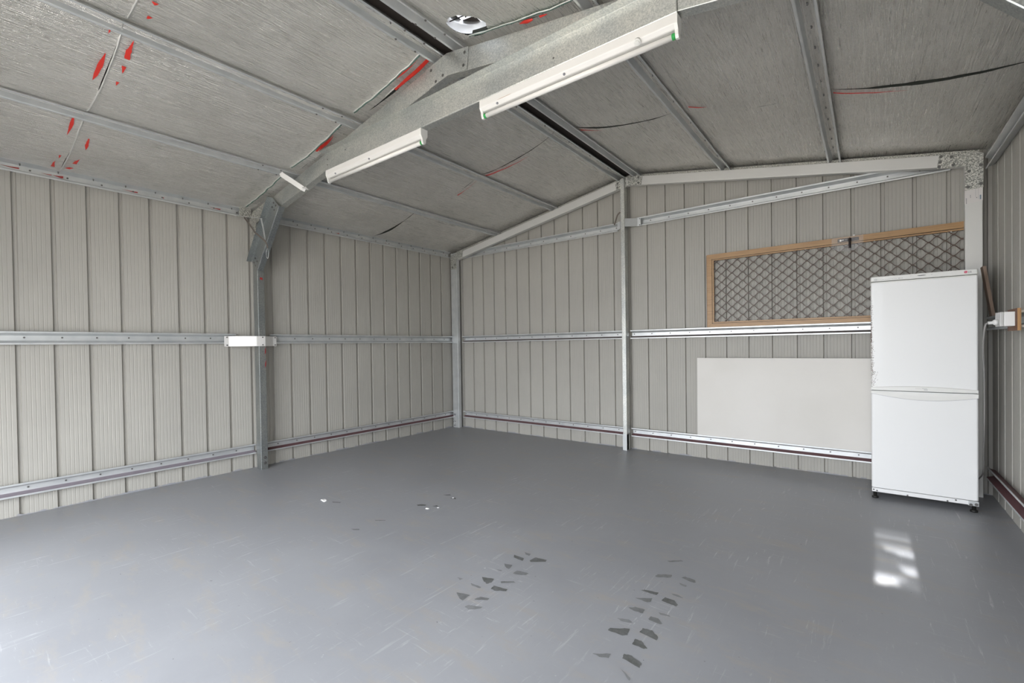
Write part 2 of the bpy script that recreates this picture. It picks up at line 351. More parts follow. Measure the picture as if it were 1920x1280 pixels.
def ragged(bm, a, b, inn, hi, mi, step=.012, base=.002, prob=.55):
    """ragged brush edge of floor paint on the foot of a wall"""
    a = Vector(a); b = Vector(b); L = (b-a).length; n = int(L/step); h = base; run = 0
    for i in range(n):
        if run <= 0: run = random.randint(1, 9); tgt = 0 if random.random() > prob else random.uniform(.3, 1)*hi
        run -= 1; h2 = max(.0005, tgt*random.uniform(.5, 1)); p = a.lerp(b, i/n)+Vector(inn); q = a.lerp(b, (i+1)/n)+Vector(inn)
        face(bm, [p, q, q+Vector((0, 0, h2)), p+Vector((0, 0, h))], mi); h = h2
floor = struct(obj('floor', bm, [M_FLOOR]+M_MARK))

bm = bmesh.new(); face(bm, [(-14, -26, -.03), (20, -26, -.03), (20, FRONT-.04, -.03), (-14, FRONT-.04, -.03)])
struct(obj('driveway', bm, M_CONC))

# ================================================================== walls (ribbed sheeting: ribs bulge outward, so they are grooves inside)
RW, RD = .028, .019
def rib_profile(s0, s1, phase):
    """(s, depth) list; depth is away from the room"""
    P = [(s0, 0)]; k = math.ceil((s0-phase)/.19-.2)
    k = int(k)
    while True:
        r = phase+.19*k
        if r > s1-.03: break
        if r > s0+.001:
            P += [(r, 0), (r+.004, RD), (r+RW-.004, RD), (r+RW, 0)]
        for j in range(1, 7):
            f = r+RW+(.19-RW)*j/7
            if s0 < f-.003 and f+.003 < s1: P += [(f-.0028, 0), (f-.001, .0011), (f+.001, .0011), (f+.0028, 0)]
        k += 1
    P.append((s1, 0)); return P
def wall(name, P, pos, top):
    bm = bmesh.new(); cols = []
    for s, d in P:
        cols.append((bm.verts.new(pos(s, d, 0)), bm.verts.new(pos(s, d, top(s)))))
    for a, b in zip(cols, cols[1:]): bm.faces.new((a[0], b[0], b[1], a[1]))
    return bm
GA, LB, RB = .3318, -4.263, -.200
bm = wall('wall_back', rib_profile(-.02, WID+.02, GA), lambda s, d, z: (s, d, z), lambda s: zroof(s)+.10)
ragged(bm, (0, 0, 0), (WID, 0, 0), (0, -.0015, 0), .016, 1)
struct(obj('wall_back', bm, [M_WALL, M_FLOOR]))
bm = wall('wall_left', rib_profile(FRONT, .02, LB-.19*8), lambda s, d, z: (-d, s, z), lambda s: zroof(0)+.09)
ragged(bm, (0, FRONT, 0), (0, 0, 0), (.0015, 0, 0), .02, 1)
struct(obj('wall_left', bm, [M_WALL, M_FLOOR]))
bm = wall('wall_right', rib_profile(FRONT, .02, RB-.19*30), lambda s, d, z: (WID+d, s, z), lambda s: zroof(WID)+.09)
struct(obj('wall_right', bm, M_WALL))
# front wall with the big roller-door opening behind the camera
DX0, DX1, DZ = .45, 4.80, 2.13
bm = bmesh.new()
prism(bm, [(0, 0), (DX0, 0), (DX0, DZ), (DX1, DZ), (DX1, 0), (WID, 0), (WID, zroof(WID)+.1), (XM, ZR+.15), (0, zroof(0)+.1)], FRONT-.04, FRONT)
bmesh.ops.triangulate(bm, faces=[f for f in bm.faces if len(f.verts) > 4])
struct(obj('wall_front', bm, M_WALL))

# ================================================================== ceiling: foil-faced blanket draped over the purlins
from mathutils import noise as mn
EDGES = [0.0, .862, 1.732, 2.572, 2.74, 3.59, 4.41, WID]
SEAMS = [-.015, -1.405, -2.735, -4.022, -5.30, FRONT]
def sm(t): t = min(max(t, 0), 1); return t*t*(3-2*t)
AMP = {}
def foil(x, y, sheet=None):
    x = min(max(x, 0), WID)
    b = 0
    while b < 6 and x > EDGES[b+1]: b += 1
    if sheet is None:
        sheet = 0
        while sheet < 4 and y < SEAMS[sheet+1]: sheet += 1
    u = (x-EDGES[b])/(EDGES[b+1]-EDGES[b])
    if b == 3: return zlip(x)+.045
    if (b, sheet) not in AMP: AMP[(b, sheet)] = .064+.012*math.sin(b*3.1+sheet*5.7)
    a = AMP[(b, sheet)]*(max(math.sin(math.pi*u), 0)**.52)
    g = sm((-y-.10)/.36)*(.25+.75*1) if y > -.6 else 1
    g *= .42+.58*sm(abs(y+2.72)/.30)
    w = mn.noise((x*9, y*1.3, b*3.+sheet))*.0045*min(1, 4*u*(1-u))+mn.noise((x*30, y*3, 7.+sheet))*.0013*min(1, 4*u*(1-u))
    return zlip(x)+.046-a*g+w
VX, VY, VR = 2.925, -2.835, .108
xs = set()
for a, b in zip(EDGES, EDGES[1:]):
    n = max(2, int((b-a)/.017))
    for i in range(n+1): xs.add(round(a+(b-a)*i/n, 5))
for i in range(37): xs.add(round(2.79+i*.0075, 5))
xs = sorted(xs)
xs = [x for i, x in enumerate(xs) if i == 0 or x-xs[i-1] > .002]
bm = bmesh.new()
def gapw(x, s):
    k = (x*2.3+s*1.7); return .004+(.015*sm((x-4.5)/.3)*sm((5.25-x)/.2) if s == 0 else 0)+.015*max(0, math.sin(k*2.1))*abs(math.sin(math.pi*((x % .86)/.86)))+.0015*mn.noise((x*40, s, 0))
for s in range(5):
    y1, y0 = SEAMS[s], SEAMS[s+1]
    ys = [y1-(y1-y0)*i/22 for i in range(23)]
    if s == 2: ys += [-2.95+i*.008 for i in range(29)]; ys = sorted(set(round(y, 4) for y in ys), reverse=True)
    if s == 0: ys += [-.05-.03*i for i in range(14)]; ys = sorted(set(round(y, 4) for y in ys), reverse=True)
    ys = [y for i, y in enumerate(ys) if i == 0 or ys[i-1]-y > .003 or i == len(ys)-1]
    G = []
    for j, y in enumerate(ys):
        row = []
        for x in xs:
            yy = y
            if s < 4 and j == len(ys)-1 and s != 2: yy = y+gapw(x, s)
            if s > 0 and j == 0: yy = y-gapw(x, s-1)*.5
            droop = 0
            if s > 0 and j <= 1: droop = .004+.004*mn.noise((x*3, s, 3))
            if s < 4 and j >= len(ys)-2: droop = .004*mn.noise((x*4, s, 9))
            row.append(bm.verts.new((x, yy, foil(x, y, s)-droop)))
        G.append(row)
    for j in range(len(ys)-1):
        for i in range(len(xs)-1):
            cx = (xs[i]+xs[i+1])/2; cy = (ys[j]+ys[j+1])/2
            if (cx-VX)**2+(cy-VY)**2 < (VR*(1+.03*math.sin(9*math.atan2(cy-VY, cx-VX))))**2: continue
            f = bm.faces.new((G[j][i], G[j+1][i], G[j+1][i+1], G[j][i+1])); f.smooth = True
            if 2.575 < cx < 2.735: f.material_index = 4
    # fluffy glass-wool thickness standing up behind the cut edge
    if s < 4:
        for i in range(len(xs)-1):
            a, b = G[-1][i].co, G[-1][i+1].co
            face(bm, [a, b, b+Vector((0, .004, .04)), a+Vector((0, .004, .04))], 5)
    if s > 0:
        for i in range(len(xs)-1):
            a, b = G[0][i].co, G[0][i+1].co
            face(bm, [a, b, b+Vector((0, .0, .04)), a+Vector((0, .0, .04))], 5)
# pale folded edge along the joint over the front half and beside the portal rafter
def edge_roll(x0, x1, y, r, off, mi, jit=.002):
    pts = []
    n = int((x1-x0)/.03)
    for i in range(n+1):
        x = x0+(x1-x0)*i/n; yy = y+jit*mn.noise((x*14, y, 1)); pts.append((x, yy, foil(x, yy)-off))
    tube(bm, pts, [r*(1+.5*mn.noise((p[0]*30, y, 5))) for p in pts], 6, mi)
for a, b in zip(EDGES[:3], EDGES[1:4]):
    edge_roll(a+.05, b-.03, -4.022, .0042, .004, 2)
    edge_roll(a+.08, b-.05, -2.802, .0035, .003, 2, .008)
    edge_roll(a+.08, b-.05, -2.793, .006, .001, 1, .006)
edge_roll(2.86, 3.55, -2.752, .006, .006, 1, .004); edge_roll(2.86, 3.55, -2.759, .003, .009, 2, .005)
edge_roll(3.66, 4.36, -2.752, .005, .006, 1, .004)
# red marker strokes on the foil
STROKES = [
 ([(1.539,-4.056),(1.449,-4.059),(1.347,-4.062),(1.301,-4.065)],[.004,.028,.02,.001]),
 ([(1.67,-3.97),(1.592,-3.976),(1.548,-3.971)],[.002,.03,.026]), ([(1.491,-3.971),(1.44,-3.967)],[.026,.002]),
 ([(1.357,-3.97),(1.325,-3.97)],[.018,.004]), ([(1.686,-4.064),(1.658,-4.066)],[.014,.002]),
 ([(.834,-4.066),(.736,-4.063),(.613,-4.067)],[.003,.024,.001]), ([(.632,-3.966),(.546,-3.963),(.492,-3.959)],[.008,.022,.001]),
 ([(.344,-4.062),(.291,-4.061)],[.016,.001]), ([(.235,-4.07),(.199,-4.074),(.117,-4.069)],[.001,.010,.026]),
 ([(.345,-3.965),(.296,-3.976),(.252,-3.978)],[.001,.02,.026]), ([(.145,-4.0),(.178,-3.982)],[.032,.032]),
 ([(1.994,-3.964),(1.973,-3.961)],[.04,.002]), ([(1.88,-3.954),(1.856,-3.96)],[.026,.008]),
 ([(1.533,-2.785),(1.385,-2.782),(1.292,-2.779)],[.003,.018,.024]), ([(2.24,-2.792),(2.337,-2.786),(2.416,-2.784)],[.002,.022,.008]),
 ([(2.416,-2.784),(2.47,-2.784)],[.006,.001]),
 ([(2.19,-2.738),(2.281,-2.738),(2.406,-2.736),(2.519,-2.738)],[.016,.03,.036,.03]),
 ([(3.20,-2.735),(3.24,-2.735),(3.282,-2.735)],[.006,.035,.012]), ([(3.324,-2.735),(3.37,-2.735)],[.02,.004]), ([(3.474,-2.807),(3.5,-2.81)],[.035,.035]),
 ([(1.789,-1.375),(1.907,-1.375),(2.085,-1.37),(2.276,-1.36)],[.028,.022,.014,.001]),
 ([(1.402,-1.36),(1.514,-1.365)],[.02,.004]), ([(1.522,-1.365),(1.67,-1.375)],[.004,.002]),
 ([(2.80,-1.375),(2.83,-1.375),(2.983,-1.37)],[.034,.022,.001]), ([(3.68,-1.50),(3.741,-1.495),(3.80,-1.50)],[.018,.018,.001]),
 ([(4.466,-1.375),(4.56,-1.365),(4.657,-1.355),(4.80,-1.34)],[.018,.018,.014,.001]), ([(1.298,-2.765),(1.399,-2.77),(1.53,-2.775)],[.001,.03,.001])]
for pts, ws in STROKES:
    P = []; Ws = []
    for (a, b, wa, wb) in zip(pts, pts[1:], ws, ws[1:]):
        n = max(2, int(math.dist(a, b)/.012))
        for k in range(n+1):
            if P and k == 0: continue
            t = k/n; P.append((a[0]+(b[0]-a[0])*t, a[1]+(b[1]-a[1])*t)); Ws.append((wa+(wb-wa)*t)*(.8+.2*mn.noise((a[0]*50+k, 0, 0))))
    vs = []
    for i, (x, y) in enumerate(P):
        h = Ws[i]/2; row = []
        for q in (-1, -.33, .33, 1):
            yy = y+h*q; row.append(bm.verts.new((x, yy, foil(x, yy)-(.0035+.009*sm(1-min(abs(y-sy) for sy in SEAMS)/.09)))))
        vs.append(row)
    for a, b in zip(vs, vs[1:]):
        for k in range(3): bm.faces.new((a[k], b[k], b[k+1], a[k+1])).material_index = 3
ceil = obj('ceiling', bm, [M_FOIL, M_FOILEDGE, M_TAPE, M_RED, M_CAVITY, M_WOOLDARK]); struct(ceil)
# roof sheeting above the blanket
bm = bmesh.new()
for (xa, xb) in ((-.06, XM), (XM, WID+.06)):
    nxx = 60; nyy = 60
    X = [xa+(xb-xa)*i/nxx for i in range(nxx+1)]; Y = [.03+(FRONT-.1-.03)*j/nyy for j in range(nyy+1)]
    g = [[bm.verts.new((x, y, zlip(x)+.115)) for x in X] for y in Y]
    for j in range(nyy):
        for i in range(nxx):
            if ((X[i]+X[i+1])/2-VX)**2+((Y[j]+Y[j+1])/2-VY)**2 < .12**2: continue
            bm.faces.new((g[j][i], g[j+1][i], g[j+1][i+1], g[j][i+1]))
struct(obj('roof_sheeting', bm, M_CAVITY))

# turbine vent in the roof, seen through a ragged hole cut in the foil
vz = zlip(VX)+.06
t = thing('roof_vent', (VX, VY, vz), 'round galvanised turbine vent throat seen through a hole cut in the foil ceiling', 'vent')
bm = bmesh.new(); prof = [(.122, .0), (.122, .045), (.118, .05), (.122, .055), (.122, .11), (.117, .116), (.122, .122), (.122, .20), (.13, .205)]
n = 40; rings = [[bm.verts.new((VX+r*math.cos(2*math.pi*k/n), VY+r*math.sin(2*math.pi*k/n), vz+z)) for k in range(n)] for r, z in prof]
for a, b in zip(rings, rings[1:]):
    for k in range(n): bm.faces.new((a[k], a[(k+1) % n], b[(k+1) % n], b[k])).smooth = True
obj('throat', bm, M_VENT, t)
bm = bmesh.new(); tube(bm, [(VX-.02, VY+.01, vz+.02), (VX-.01, VY, vz+.52)], .004, 8); tube(bm, [(VX-.12, VY-.01, vz+.03), (VX+.12, VY+.03, vz+.03)], .003, 8)
obj('spindle', bm, M_BLACK, t)
bm = bmesh.new()
for k in range(18):
    a = 2*math.pi*k/18
    pr = []
    for j in range(7):
        h = j/6; r = .13+.06*math.sin(math.pi*h)-.03*h; pr.append((r, vz+.205+.30*h))
    A = [bm.verts.new((VX+r*math.cos(a), VY+r*math.sin(a), z)) for r, z in pr]
    B = [bm.verts.new((VX+(r+.014)*math.cos(a+.26), VY+(r+.014)*math.sin(a+.26), z)) for r, z in pr]
    for j in range(6): bm.faces.new((A[j], B[j], B[j+1], A[j+1])).smooth = True
obj('turbine_vanes', bm, M_VENT, t)
bm = bmesh.new(); bmesh.ops.create_cone(bm, cap_ends=True, segments=32, radius1=.27, radius2=.05, depth=.05, matrix=Matrix.Translation((VX, VY, vz+.53)))
obj('cap', bm, M_VENT, t)

# ================================================================== hat-section girts and purlins (screw crown on the sheeting, lips to the room)
HAT = [(-.0455, .004), (-.0455, 0), (-.033, 0), (-.018, .047), (.018, .047), (.033, 0), (.0455, 0), (.0455, .004)]
def hat(name, p0, p1, U, V, label, cat, group=None, tint=None, T=.0016):
    bm = bmesh.new(); sg = None; mats = [M_ZINC]
    if tint is not None: mats.append(tint[0]); sg = [tint[1].get(i, 0) for i in range(7)]
    section(bm, HAT, T, p0, p1, U, V, sg, bend=.002)
    return tag(obj(name, bm, mats), label, cat, group)
ZB, ZM, ZE = .185, 1.220, 2.390
LIP = .05
def ribs(a, b, ph, off=.045):
    k = math.ceil((a-ph-off)/.19); out = []
    while ph+off+.19*k < b: out.append(ph+off+.19*k); k += 1
    return out
PV = -2.72
# left wall: V points to the wall (-x), U up
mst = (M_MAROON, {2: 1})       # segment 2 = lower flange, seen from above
for (nm, y0, y1, z, lab) in (
    ('wall_girt', FRONT+.02, PV-.01, ZB, 'bottom steel girt on the left wall, nearer half left of the portal column'),
    ('wall_girt', PV+.01, -.055, ZB, 'maroon-tinted bottom girt on the left wall between portal column and far corner'),
    ('wall_girt', FRONT+.02, -2.885, ZM, 'mid-height girt on the left wall running up to the white splice strap'),
    ('wall_girt', -2.585, -.055, ZM, 'mid-height girt on the left wall from the column strap to the far corner'),
    ('eave_girt', FRONT+.02, -2.80, ZE, 'grey eave girt with red marker streaks atop the left wall, nearer half'),
    ('eave_girt', -2.66, -.12, ZE, 'eave girt atop the left wall between knee brace and far corner')):
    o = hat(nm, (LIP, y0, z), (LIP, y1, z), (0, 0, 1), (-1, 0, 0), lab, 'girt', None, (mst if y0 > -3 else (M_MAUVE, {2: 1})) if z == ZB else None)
    ys = ribs(y0, y1, LB)
    if z == ZE:
        screws(o, [(.022, y, z+.027) for y in ys if y > -4.9], (0, 0, -1), .0035, .016)
        screws(o, [(.0065, y+.05, z-.004) for y in ys if y > -4.9], (1, 0, 0), .004, .003)
    else: screws(o, [(.0065, y, z+.004) for y in ys if y > -4.7], (1, 0, 0), .004, .003)
    if z == ZE:      # red marker on the girt web
        for yy, w, h in (((-4.27, .10, .010), (-4.03, .06, .018), (-4.09, .06, .006), (-3.62, .10, .010), (-3.406, .02, .01), (-3.02, .09, .010)) if y0 < -3 else ((-1.82, .05, .010), (-1.18, .02, .006))):
            bm = bmesh.new(); face(bm, [(.0062, yy-w/2, z-.004+h*.2), (.0062, yy+w*.3, z-.004-h/2), (.0062, yy+w/2, z-.004-h*.4), (.0062, yy+w/2, z-.004+h*.5), (.0062, yy+w*.1, z-.004+h*.2)]); obj('marker_stroke', bm, M_REDDARK, o)
# back wall
for (x0, x1, z, lab) in (
    (.17, 2.56, ZB, 'maroon-tinted bottom girt on the gable wall, left of the centre post'),
    (2.63, 5.16, ZB, 'maroon-tinted bottom girt on the gable wall under the white board'),
    (.17, 2.56, ZM, 'mid-height girt on the gable wall, left of the centre post'),
    (2.63, 5.16, ZM, 'mid-height girt on the gable wall carrying the diamond grille door'),
    (.22, 2.50, 2.374, 'high girt on the gable wall, left of the centre post'),
    (2.71, 5.10, 2.392, 'high girt on the gable wall, right of the centre post, above the grille door')):
    st = mst if z == ZB else ((M_DARKBROWN, {2: 1}) if z == ZM else None)
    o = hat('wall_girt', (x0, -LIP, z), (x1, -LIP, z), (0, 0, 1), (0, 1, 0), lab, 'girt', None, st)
    screws(o, [(x, -.0065, z+.004) for x in ribs(x0, x1, GA)], (0, -1, 0), .004, .003)
# right wall
for (z, y1, lab, st) in ((ZB, -.12, 'maroon-tinted bottom girt low on the right wall beside the fridge', (M_MAROON, {0: 0, 1: 0, 2: 1, 4: 1})),
                     (ZM, -.12, 'mid-height girt on the right wall carrying the power outlet', None), (2.335, -.12, 'eave girt along the top of the right wall', None)):
    nm = 'eave_girt' if z > 2 else 'wall_girt'
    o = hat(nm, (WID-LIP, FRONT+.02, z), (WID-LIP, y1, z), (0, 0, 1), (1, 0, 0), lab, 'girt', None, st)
    screws(o, [(WID-.0065, y, z+.004) for y in ribs(-1.6, -.1, RB)], (-1, 0, 0), .004, .003)
# roof purlins
PURL = [(.862, 'lowest purlin on the left roof slope, nearest the left wall'), (1.732, 'second purlin up the left roof slope'),
        (2.572, 'ridge purlin on the left side of the ridge'), (2.74, 'ridge purlin on the right side of the ridge, beside the roof vent'),
        (3.59, 'purlin on the right roof slope next right of the ridge pair'), (4.41, 'purlin on the right roof slope nearest the right wall, row of screws inside')]
for x, lab in PURL:
    sl = .18 if x < XM else -.17
    Uv = Vector((1, 0, sl)).normalized(); Vv = Vector((-sl, 0, 1)).normalized()
    bm = bmesh.new(); z = zlip(x)
    section(bm, HAT, .0016, (x, -.03, z), (x, FRONT+.02, z), Uv, Vv)
    # outer lap piece of the purlin joint in front of the portal
    HO = [(p[0]*1.03, p[1]-.0022) for p in HAT]
    section(bm, HO, .0016, (x, -3.02, z), (x, FRONT+.03, z), Uv, Vv)
    o = tag(obj('roof_purlin', bm, M_ZINC), lab, 'purlin')
    c = Vector((x, 0, z))+Vv*.044
    screws(o, [(c.x, y, c.z) for y in ([-.35-.19*k for k in range(16)] if x > 4 else [-.4-.38*k for k in range(8)])], tuple(-Vv), .0038, .014)
    sc_l = Vector((x, 0, z))
    screws(o, [(sc_l.x+Uv.x*q*.04, yy, sc_l.z+Uv.z*q*.04-.002) for q in (-1, 1) for yy in (-2.60, -2.86, -3.0)], (0, 0, -1), .0042, .004)

# ================================================================== gable frame
CW = .095   # web width
def chan(bm, p0, p1, U, V, web, fl, t=.002, lip=.012):
    """C channel: web from -web/2..web/2 along U at V=0, flanges along +V with lips"""
    h = web/2
    section(bm, [(-h+lip, fl), (-h, fl), (-h, 0), (h, 0), (h, fl), (h-lip, fl)], t, p0, p1, U, V)
GY = -.105
bm = bmesh.new(); chan(bm, (.088, GY, 0), (.088, GY, 2.41), (1, 0, 0), (0, 1, 0), .115, .055)
o = tag(obj('corner_post', bm, M_ZINC), 'grey steel corner post at the far left corner, maker\'s ink marks near its foot', 'post')
o['label'] = 'grey steel corner post in the far left corner with dark smudged foot'
bm = bmesh.new(); random.seed(4)
for k in range(46):
    x = random.uniform(.038, .082); z = random.choice((random.uniform(.015, .05), random.uniform(.07, .115), random.uniform(.17, .2))); s = random.uniform(.002, .006)
    face(bm, [(x-s, GY-.0006, z-s*.6), (x+s*.7, GY-.0006, z-s), (x+s, GY-.0006, z+s*.8), (x-s*.3, GY-.0006, z+s*1.2)])
sg_ = obj('ink_marks', bm, M_INK, o); sg_['kind'] = 'stuff'
bm = bmesh.new(); chan(bm, (5.214, GY, 0), (5.214, GY, 2.41), (1, 0, 0), (0, 1, 0), .09, .055)
tag(obj('corner_post', bm, M_ZINCL), 'pale steel corner post behind the fridge, paper label near its top', 'post')
bm = bmesh.new(); section(bm, [(-.018, -.04), (-.022, -.04), (-.022, .0), (.022, 0), (.022, .088), (-.022, .088), (-.022, .076)], .002, (2.593, -.132, 0), (2.593, -.132, ZR-.02), (1, 0, 0), (0, 1, 0)) if False else chan(bm, (2.615, -.088, 0), (2.615, -.088, ZR-.02), (0, 1, 0), (-1, 0, 0), .088, .044)
post = tag(obj('centre_post', bm, M_GALV), 'narrow galvanised post up the middle of the gable wall', 'post')
bm = bmesh.new(); section(bm, [(0, 0), (.045, 0), (.045, .05)], .003, (2.57, -.136, 0.005), (2.57, -.136, .17), (1, 0, 0), (0, 1, 0)); obj('foot_bracket', bm, M_ZINC, post)
def rafter(bm, xa, za, xb, zb, y, depth, fl, t=.002, lip=.0):
    """web in plane y (facing the camera side), flanges going back; (xa,za)-(xb,zb) is the top edge"""
    a = Vector((xa, y, za)); b = Vector((xb, y, zb)); d = (b-a).normalized(); n = Vector((d.z, 0, -d.x))
    if n.z > 0: n = -n
    P = [(0, fl), (0, 0), (depth, 0), (depth, fl)]
    if lip: P = [(lip, fl)]+P+[(depth-lip, fl)]
    # plumb cuts at both ends
    cut = lambda q: d*(-(n.x*q.x)/d.x)
    section(bm, P, t, a, b, n, (0, 1, 0), None, cut, cut)
bm = bmesh.new(); rafter(bm, .03, 2.382, XM, ZR, -.1, .085, .055)
rl = tag(obj('gable_rafter', bm, M_ZINCL), 'pale steel gable rafter on the left half of the end wall', 'rafter')
bm = bmesh.new(); rafter(bm, XM, ZR, 5.262, 2.418, -.1, .088, .055)
rr = tag(obj('gable_rafter', bm, M_ZINCL), 'pale steel gable rafter on the right half of the end wall', 'rafter')
# mottled connection plates
def plate(name, poly, y, t, m, parent, bolts=()):
    bm = bmesh.new(); prism(bm, poly, y, y-t); o = obj(name, bm, m, parent); screws(parent, [(x, y-t, z) for x, z in bolts], (0, -1, 0), .007, .004); return o
plate('apex_plate', [(2.503, 2.835), (2.628, ZR), (2.628, 2.762), (2.515, 2.748)], -.1015, .003, M_MOTT, rl, [(2.53, 2.82), (2.53, 2.775)])
plate('apex_plate', [(2.642, ZR+.001), (2.805, 2.838), (2.79, 2.752), (2.642, 2.770)], -.1015, .003, M_MOTT, rr, [(2.76, 2.83), (2.76, 2.775)])
plate('knee_plate', [(5.035, 2.452), (5.262, 2.412), (5.262, 2.175), (5.169, 2.165), (5.169, 2.342), (5.022, 2.356)], -.1075, .003, M_MOTT, rr,
      [(5.045, 2.44), (5.04, 2.40), (5.035, 2.37), (5.10, 2.425), (5.11, 2.365), (5.185, 2.19), (5.25, 2.2), (5.19, 2.30), (5.25, 2.33)])
plate('knee_plate', [(.03, 2.385), (.265, 2.428), (.255, 2.345), (.145, 2.315), (.145, 2.19), (.035, 2.19)], -.1075, .003, M_MOTT, rl, [(.07, 2.22), (.12, 2.25)])
# galvanised closer angle along the top of the gable, between rafters and foil
for i, (xa, xb) in enumerate(((.1, XM), (XM, 5.25))):
    bm = bmesh.new(); n = 30
    for k in range(n):
        a = xa+(xb-xa)*k/n; b = xa+(xb-xa)*(k+1)/n
        face(bm, [(a, -.052, zlip(a)-.01), (b, -.052, zlip(b)-.01), (b, -.05, zlip(b)+.034), (a, -.05, zlip(a)+.034)])
    struct(obj('trim_%d' % (i+1), bm, M_MOTT))
# paper label on the right post
bm = bmesh.new(); prism(bm, [(5.168, 2.187), (5.259, 2.203), (5.259, 2.083), (5.168, 2.068)], -.1085, -.1092)
lab = tag(obj('paper_label', bm, M_PAPER), 'small torn white paper label stuck on the right corner post under the mottled plate', 'label')
ly = -.1094
def bar(bm, x0, z0, x1, z1): face(bm, [(x0, ly, z0), (x1, ly, z0), (x1, ly, z1), (x0, ly, z1)])
bm = bmesh.new()
bar(bm, 5.172, 2.170, 5.180, 2.179)
for k in range(9): bar(bm, 5.1735, 2.110-.0045*k, 5.1785, 2.1125-.0045*k)
for k in range(4): bar(bm, 5.1955, 2.128-.0055*k, 5.1985, 2.1315-.0055*k)
bar(bm, 5.2355, 2.096, 5.2362, 2.19); bar(bm, 5.2225, 2.11, 5.2232, 2.19); bar(bm, 5.211, 2.178, 5.218, 2.181)
bar(bm, 5.226, 2.104, 5.230, 2.110)
obj('print', bm, M_INK, lab)
bm = bmesh.new(); bar(bm, 5.2435, 2.092, 5.2505, 2.123); obj('print', bm, M_INKBLUE, lab)

# white splice straps over the girts
def strap(name, pts, z0, z1, m, label, cat, grp=None, t=.0025, bolts=()):
    bm = bmesh.new(); section(bm, [(p[0], p[1]) for p in pts], t, (0, 0, z0), (0, 0, z1), (1, 0, 0), (0, 1, 0))
    o = tag(obj(name, bm, m), label, cat, grp); return o
st = strap('splice_strap', [(.054, -2.985), (.056, -2.95), (.158, -2.752), (.158, -2.675), (.058, -2.56), (.054, -2.525)], 1.150, 1.243, M_WHITE, 'white painted strap joining the mid-height girts around the portal column', 'bracket')
screws(st, [(.06, -2.965, 1.232), (.06, -2.965, 1.162), (.161, -2.70, 1.232), (.161, -2.70, 1.162), (.06, -2.54, 1.232), (.06, -2.54, 1.162)], (1, 0, 0), .004, .003)
st = strap('splice_strap', [(2.500, -.052), (2.530, -.052), (2.566, -.10)], 2.352, 2.43, M_ZINC, 'bent strap end on the high girt left of the centre post', 'bracket')
st = strap('splice_strap', [(2.622, -.136), (2.728, -.060), (2.760, -.055)], 2.344, 2.428, M_ZINC, 'pale steel strap joining the high girt to the right side of the centre post', 'bracket')
screws(st, [(2.75, -.058, 2.355), (2.75, -.058, 2.418)], (0, -1, 0), .004, .003)
def strip(bm, pts, w, t, nrm):
    pts = [Vector(p) for p in pts]; nrm = Vector(nrm).normalized(); R = []
    for i, p in enumerate(pts):
        d = (pts[min(i+1, len(pts)-1)]-pts[max(i-1, 0)]).normalized(); s = d.cross(nrm).normalized()
        R.append([bm.verts.new(p+s*w/2), bm.verts.new(p-s*w/2), bm.verts.new(p-s*w/2-nrm*t), bm.verts.new(p+s*w/2-nrm*t)])
    for a, b in zip(R, R[1:]):
        for k in range(4): bm.faces.new((a[k], a[(k+1) % 4], b[(k+1) % 4], b[k]))
    bm.faces.new(R[0]); bm.faces.new(R[-1][::-1])
bm = bmesh.new(); strip(bm, smoothpath([(2.575, -.145, 2.50), (2.545, -.145, 2.475), (2.52, -.13, 2.435), (2.485, -.10, 2.39)], 5), .016, .002, (0, -1, 0))
tag(obj('hoop_strap', bm, M_STRAP), 'short twisted brown steel strap hanging on the centre post by the high girt', 'strap')

# ================================================================== portal frame
FD, FF = .128, .052
bm = bmesh.new()     # left column: web faces the camera side, flanges run back
section(bm, [(-.045, .05), (-.045, 0), (.045, 0), (.045, .062), (.033, .062)], .0022, (.111, PV-.014, 0), (.111, PV-.014, 2.36), (1, 0, 0), (0, 1, 0))
colm = tag(obj('portal_column', bm, M_GALV2), 'galvanised portal column standing against the left wall', 'column')
for P in ([(.1583, -2.684, .95), (.1583, -2.674, .97), (.1583, -2.674, 1.02), (.1583, -2.682, .99)], [(.1583, -2.684, 1.07), (.1583, -2.674, 1.09), (.1583, -2.674, 1.14), (.1583, -2.680, 1.12)], [(.1583, -2.715, 1.77), (.1583, -2.69, 1.765), (.1583, -2.688, 1.785), (.1583, -2.712, 1.79)]):
    bm = bmesh.new(); face(bm, P); obj('marker_stroke', bm, M_REDDARK, colm)
screws(colm, [(.158, -2.70, .06), (.158, -2.70, .11)], (1, 0, 0), .009, .009)
# knee gusset and rafters
AX, AZ = 2.655, 2.852
def ztopL(x): return AZ-.176*(AX-x)
def ztopR(x): return AZ-.172*(x-AX)
bm = bmesh.new(); rafter(bm, .12, ztopL(.12), AX, AZ, PV, FD, FF)
ra = tag(obj('portal_rafter', bm, M_GALV), 'galvanised portal rafter rising from the left wall to the ridge', 'rafter')
bm = bmesh.new(); rafter(bm, AX, AZ, 5.20, ztopR(5.20), PV, FD, FF)
rb = tag(obj('portal_rafter', bm, M_GALV), 'galvanised portal rafter falling from the ridge to the right wall', 'rafter')
bm = bmesh.new(); prism(bm, [(.066, 2.05), (.066, 2.36), (.10, 2.40), (.40, 2.452), (.40, 2.33), (.154, 2.28), (.154, 2.05)], PV-.0165, PV-.019)
obj('knee_gusset', bm, M_MOTT, colm)
bm = bmesh.new(); prism(bm, [(2.47, ztopL(2.47)), (AX, AZ), (2.83, ztopR(2.83)), (2.815, ztopR(2.815)-.128), (2.66, AZ-.133), (2.50, ztopL(2.50)-.131)], PV-.002, PV-.005)
obj('apex_plate', bm, M_GALV, ra)
